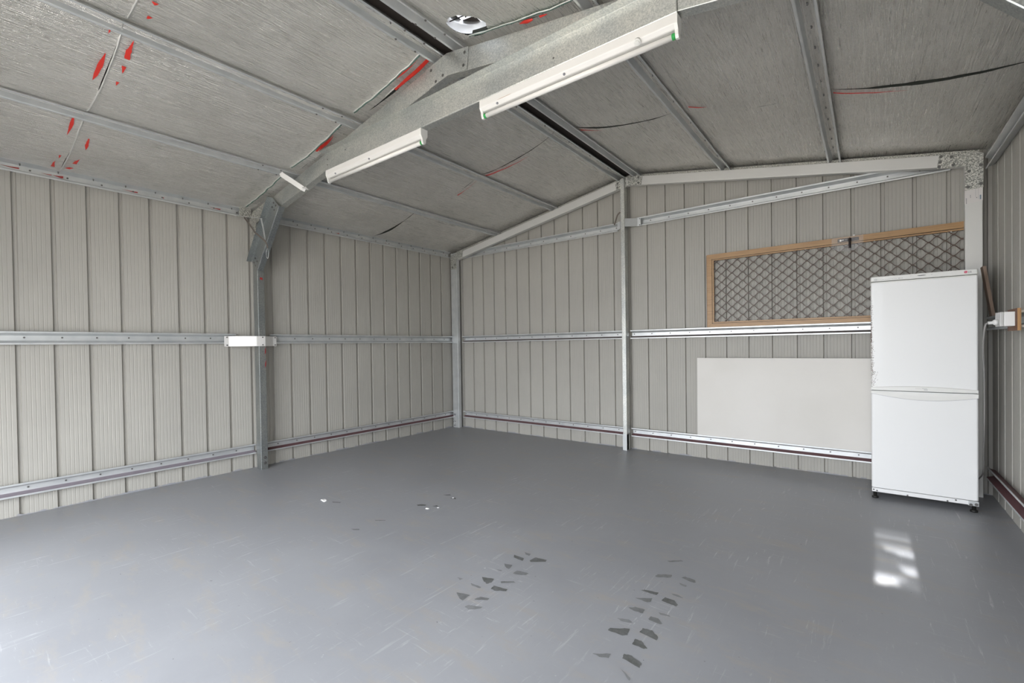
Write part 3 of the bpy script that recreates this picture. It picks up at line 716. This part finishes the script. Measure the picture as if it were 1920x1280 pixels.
screws(ra, [(2.52, PV-.005, 2.80), (2.56, PV-.005, 2.72), (2.62, PV-.005, 2.735), (2.80, PV-.005, 2.80), (2.79, PV-.005, 2.73), (1.34, PV, 2.56), (1.335, PV, 2.52)], (0, -1, 0), .006, .004)
bm = bmesh.new()     # right column (just outside the picture) carries the rafter
section(bm, [(-.045, .062), (-.045, 0), (.045, 0), (.045, .05)], .0022, (5.212, PV-.014, 0), (5.212, PV-.014, 2.36), (1, 0, 0), (0, 1, 0))
tag(obj('portal_column', bm, M_GALV), 'galvanised portal column against the right wall, nearest the camera', 'column')
def brace(p0, p1, out, label):
    """Z section: web in the frame plane, one flange toward the camera side, one going back. out = unit dir toward the outer (wall) side"""
    bm = bmesh.new(); w = .138
    section(bm, [(w, -.052), (w, 0), (0, 0), (0, .052)], .0022, p0, p1, out, (0, 1, 0))
    o = tag(obj('knee_brace', bm, M_GALV2), label, 'brace')
    P0, P1, O = Vector(p0), Vector(p1), Vector(out)
    D = P1-P0
    screws(o, [tuple(P0+D*f+O*g+Vector((0, -.003, 0))) for f in (.03, .10, .90, .965) for g in (.045, .095)], (0, -1, 0), .006, .005)
    return o
dv = Vector((.434, 0, .504)).normalized(); ov = Vector((-dv.z, 0, dv.x))
brace((.173, PV-.021, 1.849), (.607, PV-.021, 2.353), ov, 'galvanised knee brace between the left portal column and rafter')
dv2 = Vector((-dv.x, 0, dv.z)); ov2 = Vector((dv.z, 0, dv.x))
brace((5.143, PV-.021, 1.849), (4.709, PV-.021, 2.353), ov2, 'galvanised knee brace at the top right edge of the picture')
# collar tie
bm = bmesh.new(); CY = PV-.006; zt, zb = 2.615, 2.485
section(bm, [(zt-zb, -.05), (zt-zb, 0), (0, 0), (0, .052)], .0022, (1.322, CY, zb), (4.0, CY, zb), (0, 0, 1), (0, 1, 0))
col = tag(obj('collar_beam', bm, M_GALV), 'horizontal galvanised beam crossing the portal frame and carrying both strip lights', 'beam')
screws(col, [(3.98, CY, 2.58), (1.36, CY, 2.56), (1.36, CY, 2.52), (1.6, CY, 2.57), (3.4, CY, 2.53)], (0, -1, 0), .005, .004)
# fly brace, cleat, hanging strap, wire
bm = bmesh.new(); strip(bm, [(.868, -2.845, 2.545), (.872, -2.840, 2.530), (.975, -2.725, 2.428), (.985, -2.705, 2.420)], .042, .0022, (.35, -1, -.35)); strip(bm, [(.978, -2.722, 2.425), (1.01, -2.70, 2.425)], .042, .0022, (0, -.2, -1))
tag(obj('fly_brace', bm, M_WHITE), 'short white diagonal brace between lowest left purlin and portal rafter', 'brace')
bm = bmesh.new(); box(bm, (.048, -2.835, 2.345), (.052, -2.735, 2.445)); tag(obj('eave_cleat', bm, M_MOTT), 'small mottled cleat plate at the eave girt end above the knee brace', 'bracket')
bm = bmesh.new(); strip(bm, smoothpath([(.063, -2.80, 2.343), (.233, -2.81, 2.22), (.325, -2.82, 2.157), (.455, -2.82, 2.085), (.503, -2.81, 2.045), (.515, -2.80, 1.995)], 5), .017, .0018, (0, -1, 0))
tag(obj('hoop_strap', bm, M_STRAP), 'perforated brown steel strap slung across the left knee brace', 'strap')
bm = bmesh.new(); tube(bm, [(.052, -2.86, 2.348), (.30, -2.80, 2.295), (.40, -2.79, 2.27)], .0028, 6)
tube(bm, smoothpath([(.50, -2.80, 1.99), (.485, -2.80, 1.965), (.49, -2.80, 1.925), (.515, -2.80, 1.905), (.53, -2.80, 1.945), (.515, -2.80, 1.985), (.50, -2.80, 1.99)], 4), .0018, 6)
strip(bm, [(.40, -2.80, 2.27), (.44, -2.80, 2.17), (.47, -2.80, 2.06)], .02, .002, (0, -1, 0))
tag(obj('tie_rod', bm, M_ZINC), 'thin wire rod and loop crossing in front of the left knee brace', 'wire')

# ================================================================== strip lights under the collar
def batten(x0, x1, label, ring_l=True):
    yb, yf = CY+.050, CY-.001
    t = thing('batten_light', ((x0+x1)/2, (yb+yf)/2, 2.484), label, 'light', 'batten lights under the collar beam')
    bm = bmesh.new()
    # white steel channel: front face, sloped reflector, flat bottom
    prof = [(0, -.001), (-.038, -.001), (-.056, .013), (-.056, .038), (-.038, .052), (0, .052)]
    section(bm, [(q[0], q[1]) for q in prof], .0012, (x0, yf, 2.482), (x1, yf, 2.482), (0, 0, 1), (0, 1, 0))
    obj('housing', bm, M_WHITE, t)
    for xe, s in ((x0, 1), (x1, -1)):
        bm = bmesh.new(); poly = [(-.002, .003), (-.002, -.038), (.010, -.058), (.012, -.078), (.019, -.090), (.032, -.090), (.039, -.078), (.041, -.058), (.053, -.038), (.053, .003)]
        a = [bm.verts.new((xe-s*.004, yf+p, 2.480+q)) for p, q in poly]; b = [bm.verts.new((xe+s*.010, yf+p, 2.480+q)) for p, q in poly]
        bm.faces.new(a); bm.faces.new(b[::-1])
        for i in range(len(poly)): j = (i+1) % len(poly); bm.faces.new((a[i], b[i], b[j], a[j]))
        obj('lamp_holder', bm, M_FPLASTIC, t)
    yc, zc = yf+.0255, 2.480-.075
    bm = bmesh.new(); tube(bm, [(x0+.012, yc, zc), (x1-.012, yc, zc)], .0128, 20); tb = obj('fluorescent_tube', bm, M_TUBE, t)
    for xe, s in (((x0, 1),) if ring_l else ())+((x1, -1),):
        bm = bmesh.new(); tube(bm, [(xe+s*.0105, yc, zc), (xe+s*.025, yc, zc)], .0132, 20); obj('end_ring', bm, M_GREEN, tb)
    bm = bmesh.new()
    for xx in (x0+.12, (x0+x1)/2): tube(bm, [(xx, yf+.005, 2.4345), (xx, yf+.0015, 2.4305)], .006, 12)
    obj('screw', bm, M_GREYPR, t)
    return t
batten(1.336, 2.418, 'white batten light at the left end of the beam, farther from the camera', False)
b2 = batten(2.914, 3.998, 'white batten light with green tube rings at the right end of the beam')
bm = bmesh.new(); tube(bm, [(3.83, CY+.003, 2.438), (3.83, CY-.004, 2.428)], .015, 18); tube(bm, [(3.83, CY-.003, 2.4295), (3.83, CY-.007, 2.4235)], .009, 14); obj('starter', bm, M_FPLASTIC, b2)
bm = bmesh.new(); face(bm, [(3.03, CY-.0035, 2.4463), (3.12, CY-.0035, 2.4467), (3.14, CY-.0035, 2.4485), (3.06, CY-.0035, 2.448)]); obj('rust_stain', bm, M_PLY, b2)

# ================================================================== fridge
FX0, FX1, FY, FB = 4.636, 5.177, -.548, -.118
t = thing('fridge', ((FX0+FX1)/2, (FY+FB)/2, 0), 'white two-door fridge freezer with rust speckles in the right rear corner', 'fridge')
bm = bmesh.new(); box(bm, (FX0+.003, FY+.052, .035), (FX1-.003, FB, 1.552), 0, .006); obj('cabinet', bm, M_FRIDGE, t)
def slab(bm, x0, x1, z0, z1, y0, y1, r, mi=0, bulge=0.):
    """rounded-front door panel"""
    poly = []
    for k in range(7): a = math.pi/2*k/6; poly.append((x0+r-r*math.cos(a), y0+r-r*math.sin(a)))
    n = 10
    for k in range(1, n): u = k/n; poly.append((x0+r+(x1-x0-2*r)*u, y0-bulge*math.sin(math.pi*u)))
    for k in range(7): a = math.pi/2*k/6; poly.append((x1-r+r*math.sin(a), y0+r-r*math.cos(a)))
    poly += [(x1, y1), (x0, y1)]
    zs = [z0, z0+.003, z1-.003, z1]; ins = [.003, 0, 0, .003]; R = []
    cx = (x0+x1)/2
    for z, q in zip(zs, ins): R.append([bm.verts.new((x+(q if x < cx else -q), y+q, z)) for x, y in poly])
    m = len(poly)
    for a, b in zip(R, R[1:]):
        for i in range(m): bm.faces.new((a[i], a[(i+1) % m], b[(i+1) % m], b[i])).material_index = mi
    bm.faces.new(R[0][::-1]).material_index = mi; bm.faces.new(R[-1]).material_index = mi
DF = FY
bm = bmesh.new(); slab(bm, FX0, FX1, 1.5285, 1.5625, DF, FY+.30, .012); hd = obj('control_panel', bm, M_FPLASTIC, t)
bm = bmesh.new(); box(bm, (FX0+.006, FY+.022, 1.520), (FX1-.006, FY+.20, 1.530)); obj('door_gasket', bm, M_GAP, t)
bm = bmesh.new(); box(bm, (FX0+.006, FY+.015, .76), (FX1-.006, FY+.06, .79)); obj('door_gasket', bm, M_GAP, t)
ud = None
bm = bmesh.new(); slab(bm, FX0+.001, FX1-.001, .785, 1.5245, DF, FY+.05, .012); ud = obj('upper_door', bm, M_FRIDGE, t)
bm = bmesh.new(); slab(bm, FX0+.001, FX1-.001, 1.513, 1.5247, DF-.0008, FY+.05, .012); obj('door_trim', bm, M_FPLASTIC, ud)
bm = bmesh.new(); slab(bm, FX0+.001, FX1-.001, .078, .764, DF, FY+.05, .012); ld = obj('lower_door', bm, M_FRIDGE, t)
# arched handle strip on the foot of the upper door
bm = bmesh.new(); N = 24; A = []; B = []
for i in range(N+1):
    u = i/N; x = FX0+.001+(FX1-FX0-.002)*u; zt_ = .788+.014*math.sin(math.pi*u); y = DF-.0022-.004*math.sin(math.pi*u)
    A.append([bm.verts.new((x, y, .7685)), bm.verts.new((x, y, zt_-.004)), bm.verts.new((x, DF-.0003, zt_)), bm.verts.new((x, DF+.03, .7685))])
for a, b in zip(A, A[1:]):
    for k in range(3): bm.faces.new((a[k], a[k+1], b[k+1], b[k]))
    bm.faces.new((a[3], a[0], b[0], b[3]))
bm.faces.new(A[0]); bm.faces.new(A[-1][::-1]); hs = obj('handle', bm, M_FPLASTIC, ud)
text('handle_print', '24H  LED', .007, M_GREYPR, (4.895, DF-.0064, .781), (1, 0, 0), (0, 0, 1), ud) if False else None
bm = bmesh.new(); box(bm, (4.872, DF-.0068, .783), (4.900, DF-.005, .793), 0, .0006); obj('badge', bm, M_WHITE, ud)
bm = bmesh.new(); box(bm, (4.915, DF-.0068, .779), (4.934, DF-.0055, .7815)); box(bm, (4.905, DF-.0066, .788), (4.932, DF-.0055, .7895)); obj('badge', bm, M_GREYPR, ud)
# curved grip band at the head of the lower door
bm = bmesh.new(); A = []
for i in range(N+1):
    u = i/N; x = FX0+.001+(FX1-FX0-.002)*u; zb_ = .745-.036*math.sin(math.pi*min(1, u*.93)); rec = .012*sm((u-.06)/.06)*sm((1-u)/.05)
    A.append([bm.verts.new((x, DF-.0022, zb_)), bm.verts.new((x, DF-.0022, (zb_+.7615)/2+.003)), bm.verts.new((x, DF-.0012+rec*.15, .7615)), bm.verts.new((x, DF+.03, .7640)), bm.verts.new((x, DF+.003, zb_-.0012))])
for a, b in zip(A, A[1:]):
    for k in range(4): bm.faces.new((a[k], a[k+1], b[k+1], b[k]))
obj('grip', bm, M_FPLASTIC, ld)
bm = bmesh.new()
for i in range(N):
    u = i/N; u2 = (i+1)/N
    f = lambda u: (FX0+.001+(FX1-FX0-.002)*u, DF-.0026, .7445-.036*math.sin(math.pi*min(1, u*.93)))
    p = f(u); q = f(u2); face(bm, [p, q, (q[0], q[1], q[2]-.0013), (p[0], p[1], p[2]-.0013)])
obj('grip_line', bm, M_GREYPR, ld)
# kick panel, hinge, feet
bm = bmesh.new(); box(bm, (FX0+.002, DF+.006, .047), (FX1-.002, FY+.05, .074), 0, .003); kp = obj('kick_panel', bm, M_FRIDGE, t)
screws(kp, [(FX0+.012, DF+.006, .062), (FX0+.03, DF+.006, .056), (4.83, DF+.006, .052), (5.03, DF+.006, .053), (5.07, DF+.006, .066)], (0, -1, 0), .0035, .002)
bm = bmesh.new(); box(bm, (5.128, DF+.002, .044), (FX1, FY+.04, .0735), 0, .002); hb = obj('hinge_bracket', bm, M_STRAP, t); hb.data.materials[0] = M_ZINC
screws(hb, [(5.14, DF+.002, .05), (5.165, DF+.002, .056)], (0, -1, 0), .006, .003)
for xx in (FX0+.02, FX1-.02):
    for yy in (FY+.03, FB-.04):
        bm = bmesh.new(); tube(bm, [(xx, yy, 0), (xx, yy, .012), (xx, yy, .013), (xx, yy, .04)], [.019, .019, .011, .011], 16); obj('foot', bm, M_BLACK, t)
# badges on the control panel
pf = DF-.0006
bm = bmesh.new(); c0 = (5.1185, 1.5460)
bmesh.ops.create_circle(bm, cap_ends=True, segments=32, radius=.0082, matrix=Matrix.Translation((c0[0], pf-.0002, c0[1]))@Matrix.Rotation(math.pi/2, 4, 'X')); obj('logo_disc', bm, M_LOGO, hd)
bm = bmesh.new()
def ring(bm, cx, cz, r, w, a0, a1, y):
    n = 20
    for i in range(n):
        a = a0+(a1-a0)*i/n; b = a0+(a1-a0)*(i+1)/n
        face(bm, [(cx+math.cos(a)*r, y, cz+math.sin(a)*r), (cx+math.cos(b)*r, y, cz+math.sin(b)*r), (cx+math.cos(b)*(r-w), y, cz+math.sin(b)*(r-w)), (cx+math.cos(a)*(r-w), y, cz+math.sin(a)*(r-w))])
ring(bm, c0[0], c0[1], .0068, .0008, math.radians(60), math.radians(360), pf-.0005)
face(bm, [(c0[0]-.0005, pf-.0005, c0[1]+.003), (c0[0]+.0004, pf-.0005, c0[1]+.003), (c0[0]+.0004, pf-.0005, c0[1]-.003), (c0[0]-.0005, pf-.0005, c0[1]-.003)])
face(bm, [(c0[0]+.0003, pf-.0005, c0[1]-.0022), (c0[0]+.0025, pf-.0005, c0[1]-.0022), (c0[0]+.0025, pf-.0005, c0[1]-.003), (c0[0]+.0003, pf-.0005, c0[1]-.003)])
obj('logo_line', bm, M_WHITE, hd)
text('lettering', 'LG', .0135, M_GREYPR, (5.1290, pf-.0003, 1.5412), (1, 0, 0), (0, 0, 1), hd, .0003)
bm = bmesh.new(); ring(bm, 4.6655, 1.5400, .0078, .0012, 0, 2*math.pi, pf-.0004)
for q in (-.003, 0, .003): face(bm, [(4.659, pf-.0004, 1.54+q), (4.672, pf-.0004, 1.54+q), (4.672, pf-.0004, 1.5408+q), (4.659, pf-.0004, 1.5408+q)])
obj('emblem', bm, M_GREYPR, hd)
bm = bmesh.new(); random.seed(3); x = 4.678
while x < 4.775:
    w = random.uniform(.0015, .004); face(bm, [(x, pf-.0004, 1.5385), (x+w, pf-.0004, 1.5385), (x+w, pf-.0004, 1.5385+random.uniform(.0012, .0022)), (x, pf-.0004, 1.5402)]); x += w+random.choice((.0012, .0012, .005))
face(bm, [(4.786, pf-.0004, 1.5385), (4.797, pf-.0004, 1.5385), (4.797, pf-.0004, 1.5415), (4.786, pf-.0004, 1.5415)])
for q in (4.80, 4.806): face(bm, [(q, pf-.0004, 1.5385), (q+.004, pf-.0004, 1.5385), (q+.004, pf-.0004, 1.541), (q, pf-.0004, 1.541)])
for cx in (4.852, 4.957):
    face(bm, [(cx-.006, pf-.0004, 1.5505), (cx+.006, pf-.0004, 1.5505), (cx+.006, pf-.0004, 1.5512), (cx-.006, pf-.0004, 1.5512)])
    face(bm, [(cx-.003, pf-.0004, 1.5465), (cx+.001, pf-.0004, 1.5465), (cx+.001, pf-.0004, 1.5475), (cx-.003, pf-.0004, 1.5475)])
obj('print', bm, M_GREYPR, hd)
bm = bmesh.new(); n = 20; face(bm, [(4.906+.022*math.cos(2*math.pi*k/n), pf-.0004, 1.5475+.0024*math.sin(2*math.pi*k/n)) for k in range(n)]); obj('indicator_slot', bm, M_GAP, hd)
# rust and chipped paint down the left edge
bm = bmesh.new(); random.seed(11)
for i in range(560):
    z = random.triangular(.79, 1.42, 1.0) if i % 3 else random.uniform(.79, .95)
    x = FX0+.0012+abs(random.gauss(0, .007 if z > .9 else .013)); s = random.uniform(.0006, .0022)
    if x > FX0+.06: continue
    y = DF-.0004 if x > FX0+.013 else DF+.012-math.sqrt(max(0, .012**2-(FX0+.013-x)**2))-.0006
    face(bm, [(x-s, y, z), (x, y, z-s*1.4), (x+s, y, z), (x, y, z+s*1.4)])
obj('chipped_paint', bm, M_STRAP, ud)
bm = bmesh.new()
for i in range(110):
    z = random.gauss(1.16, .045); x = FX0+.0008+abs(random.gauss(0, .0022)); s = random.uniform(.001, .003); y = DF+.012-math.sqrt(max(0, .012**2-(FX0+.013-x)**2))-.0008
    face(bm, [(x-s*.5, y, z), (x, y-.0002, z-s*1.8), (x+s*.6, y, z), (x, y, z+s*1.8)])
obj('rust_patch', bm, M_RUST, ud)

# ================================================================== diamond-grille door on its side, on the mid girt against the wall
SX0, SX1, SZ0, SZ1 = 3.405, 5.150, 1.2665, 1.955
yA, yB = -.046, -.018
t = thing('security_door', (4.35, -.03, SZ0), 'brown diamond-grille screen door lying on its side on the girt above the fridge', 'screen door')
t['label'] = 'screen door with gold woodgrain frame and brown diamond grille, lying sideways on the mid girt'
def member(p, q, r, s, m=M_WOODFR):
    bm = bmesh.new(); prism(bm, [p, q, r, s], yA, yB); bmesh.ops.bevel(bm, geom=[e for e in bm.edges], offset=.0025, segments=2, affect='EDGES'); return bm
XE = 5.245
w = .046
tilt = lambda x: (x-SX0)*.006
def frame(name, poly):
    bm = bmesh.new(); prism(bm, poly, yA, yB); bmesh.ops.bevel(bm, geom=[e for e in bm.edges], offset=.0022, segments=2, affect='EDGES'); return obj(name, bm, M_WOODFR, t)
top = frame('frame_rail', [(SX0, SZ1), (XE, SZ1+.011), (XE-.03, SZ1+.011-w), (SX0+w, SZ1-w)])
frame('frame_rail', [(SX0, SZ0), (SX0+w, SZ0+w-.012), (XE-.03, SZ0+w-.012), (XE, SZ0)])
frame('frame_stile', [(SX0, SZ0), (SX0, SZ1), (SX0+w, SZ1-w), (SX0+w, SZ0+w-.012)])
bm = bmesh.new(); box(bm, (SX0-.004, yA+.003, SZ0+.002), (SX0+.001, yB, SZ1-.004)); obj('edge_channel', bm, M_DKFRAME, t)
# inner bead
bm = bmesh.new(); i0, i1, k0, k1 = SX0+w, XE-.03, SZ0+w-.012, SZ1-w; bd = .013
for poly in ([(i0+.003, k0+.003), (i0+.003+bd, k0+.003+bd), (i0+.003+bd, k1-bd), (i0+.003, k1-.003)], [(i0+.003, k1-.003), (i0+.003+bd, k1-bd), (i1, k1-bd+.009), (i1, k1-.003+.009)], [(i0+.003, k0+.003), (i1, k0+.003), (i1, k0+.003+bd), (i0+.003+bd, k0+.003+bd)]):
    prism(bm, poly, yA+.004, yB)
obj('glazing_bead', bm, M_WOODFR, t)
bm = bmesh.new()
for poly in ([(i0, k0), (i0+.003, k0+.003), (i0+.003, k1-.003), (i0, k1)], [(i0, k1), (i0+.003, k1-.003), (i1, k1+.006), (i1, k1+.009)], [(i0, k0), (i1, k0), (i1, k0+.003), (i0+.003, k0+.003)]): prism(bm, poly, yA+.007, yB)
obj('bead_gap', bm, M_GAP, t)
# grille: wavy flat bars meeting at flattened joints
bm = bmesh.new(); DXg, DZg = .0907, .0782; gx0, gx1 = i0+.016, 5.21; gz0, gz1 = k0+.014, k1-.010
n0x, n0z = 3.531, 1.842; flat = .012
def wave(x, phase):
    u = ((x-n0x)/DXg+phase) % 1.0; d = min(u, 1-u)*DXg; h = DXg/2-flat
    q = min(max((d-flat/2)/h, 0), 1); return q*.82+.18*sm(q)                    # 0 at joint below, 1 at joint above
for kk in range(-9, 3):
    zc = n0z+DZg*kk/1.0
    for half in (0, 1):
        z0_ = zc+DZg*.5*half; pts = []; x = gx0
        # one strand: bottoms touch row at z0_, tops touch z0_+DZg/2
        while x <= gx1+1e-6:
            z = z0_+(DZg/2-.0056)*wave(x, .5*half)+.0028
            pts.append((x, z)); x += DXg/20
        run = []
        for (x, z) in pts+[(None, None)]:
            if x is not None and gz0 <= z <= gz1+(x-SX0)*.006: run.append((x, z))
            else:
                if len(run) > 1:
                    R = []
                    for i, (a, b) in enumerate(run):
                        a2, b2 = run[min(i+1, len(run)-1)]; a1, b1 = run[max(i-1, 0)]; d = Vector((a2-a1, b2-b1)).normalized(); nn = Vector((-d.y, d.x))*.0026
                        R.append([bm.verts.new((a+nn.x, -.038, b+nn.y)), bm.verts.new((a-nn.x, -.038, b-nn.y)), bm.verts.new((a-nn.x, -.030, b-nn.y)), bm.verts.new((a+nn.x, -.030, b+nn.y))])
                    for p, q in zip(R, R[1:]):
                        for k in range(4): bm.faces.new((p[k], p[(k+1) % 4], q[(k+1) % 4], q[k]))
                    bm.faces.new(R[0]); bm.faces.new(R[-1][::-1])
                run = []
g = obj('diamond_grille', bm, M_BROWN, t)
# lock furniture with clear guard
hl = None
bm = bmesh.new(); hx0, hx1, hz = 4.427, 4.566, 1.934
box(bm, (hx0, yA-.007, hz-.014), (hx1, yA, hz+.014), 0, .003); hl = obj('handle_plate', bm, M_BRONZE, t)
bm = bmesh.new(); tube(bm, [(4.508, yA-.006, hz+.003), (4.508, yA-.03, hz+.003)], .009, 14); tube(bm, smoothpath([(4.508, yA-.03, hz+.004), (4.508, yA-.034, hz-.012), (4.508, yA-.034, hz-.07)], 4), [.0095]*4+[.008]*5, 12)
obj('lever', bm, M_BRONZE, hl)
bm = bmesh.new(); tube(bm, [(4.448, yA-.006, hz-.001), (4.448, yA-.010, hz-.001)], .0075, 16); box(bm, (4.456, yA-.0095, hz-.002), (4.469, yA-.006, hz+.004)); box(bm, (4.476, yA-.009, hz+.001), (4.487, yA-.006, hz+.004)); tube(bm, [(4.435, yA-.006, hz), (4.435, yA-.008, hz)], .002, 8); tube(bm, [(4.554, yA-.006, hz+.001), (4.554, yA-.008, hz+.001)], .002, 8)
obj('lock_cylinder', bm, M_CHROME, hl)
bm = bmesh.new(); gp = [(4.388, 1.958), (4.595, 1.960), (4.595, 1.895)]
for k in range(9): a = math.pi*k/8; gp.append((4.4915+.10*math.cos(a)**1 if True else 0, 1.872-.030*math.sin(a)))
gp += [(4.388, 1.893)]
prism(bm, gp, yA-.012, yA-.0135); obj('clear_guard', bm, M_CLEAR, t)
bm = bmesh.new(); box(bm, (4.529, -.044, 1.9605), (4.541, -.03, 1.972)); obj('latch_stub', bm, M_GPO, t)
bm = bmesh.new()
for xx in (3.60, 3.85, 4.2, 4.66, 5.1): box(bm, (xx, -.041, k1-.012), (xx+.008, -.037, k1-.001))
obj('grille_clip', bm, M_GPOG, t)

# ================================================================== white board leaning on the bottom girt
bm = bmesh.new()
poly = [(3.311, .2335), (3.311, .975), (5.02, .975), (5.02, .2335)]
a = [bm.verts.new((x, -.066+(.012 if z > .5 else 0), z)) for x, z in poly]; b = [bm.verts.new((x, -.0525+(.0 if z < .5 else .0), z)) for x, z in poly]
bm.faces.new(a); bm.faces.new(b[::-1])
for i in range(4): j = (i+1) % 4; bm.faces.new((a[i], b[i], b[j], a[j]))
bd_o = tag(obj('board', bm, M_BOARD), 'plain off-white rectangular board standing on the bottom girt left of the fridge', 'board')

# ================================================================== things on the right wall
bm = bmesh.new(); obox(bm, (5.262, -.25, 1.43), [(math.sin(.13), 0, -math.cos(.13)), (math.cos(.13), 0, math.sin(.13)), (0, 1, 0)], (.175, .0085, .04))
tag(obj('timber_offcut', bm, M_TIMBER), 'raw timber offcut leaning in the corner above the right wall girt', 'timber')
t = thing('power_outlet', (5.24, -1.0, 1.22), 'white weatherproof power outlet on a plywood block on the right wall girt', 'power outlet')
bm = bmesh.new(); box(bm, (5.255, -1.06, 1.158), (5.269, -.84, 1.278)); obj('plywood_block', bm, M_PLY, t)
bm = bmesh.new(); box(bm, (5.212, -1.02, 1.183), (5.2548, -.90, 1.262), 0, .004); ob = obj('outlet_box', bm, M_GPO, t)
bm = bmesh.new(); box(bm, (5.196, -1.018, 1.182), (5.2118, -.902, 1.262), 0, .004); obj('socket_cover', bm, M_GPOG, t)
c = thing('appliance_cord', (5.17, -.96, 1.205), 'grey power cord with white plug hanging from the outlet behind the fridge', 'power cord')
bm = bmesh.new(); tube(bm, [(5.1958, -.965, 1.207), (5.186, -.965, 1.207), (5.180, -.965, 1.206), (5.176, -.965, 1.206), (5.158, -.965, 1.204)], [.016, .0165, .014, .009, .009], 16); obj('plug', bm, M_GPO, c)
bm = bmesh.new(); tube(bm, smoothpath([(5.160, -.965, 1.204), (5.150, -.955, 1.195), (5.146, -.94, 1.15), (5.155, -.85, 1.05), (5.180, -.70, .92), (5.200, -.56, .74), (5.210, -.48, .55), (5.215, -.42, .38), (5.222, -.36, .24), (5.215, -.25, .16), (5.19, -.16, .12)], 8), .0045, 10); obj('cord', bm, M_CORD, c)

# ================================================================== bits on the floor
random.seed(5)
def chip(x, y, s, label, m, cat='debris', grp=None, h=.004):
    bm = bmesh.new(); n = 9; ring_ = []
    for k in range(n):
        a = 2*math.pi*k/n; r = s*random.uniform(.5, 1.15); ring_.append((x+r*math.cos(a)*1.3, y+r*math.sin(a)*.8))
    lo = [bm.verts.new((p[0], p[1], .0004)) for p in ring_]; hi = [bm.verts.new((x+(p[0]-x)*.8, y+(p[1]-y)*.8, h*random.uniform(.4, 1))) for p in ring_]
    bm.faces.new(lo[::-1]); bm.faces.new(hi)
    for i in range(n): bm.faces.new((lo[i], lo[(i+1) % n], hi[(i+1) % n], hi[i]))
    return tag(obj('paint_flake', bm, m), label, cat, grp)
chip(1.452, -2.865, .024, 'largest white paint flake on the floor, toward the portal column', M_PAINTW, 'paint flake', h=.009)
chip(2.205, -2.538, .014, 'small white paint flake on the floor amid the faint dark smudges', M_PAINTW, 'paint flake')
chip(2.252, -2.481, .008, 'tiny white paint flake just right of the small white one', M_PAINTW, 'paint flake')
chip(2.19, -2.271, .009, 'tiny pale paint flake farthest back on the floor', M_PAINTW, 'paint flake')
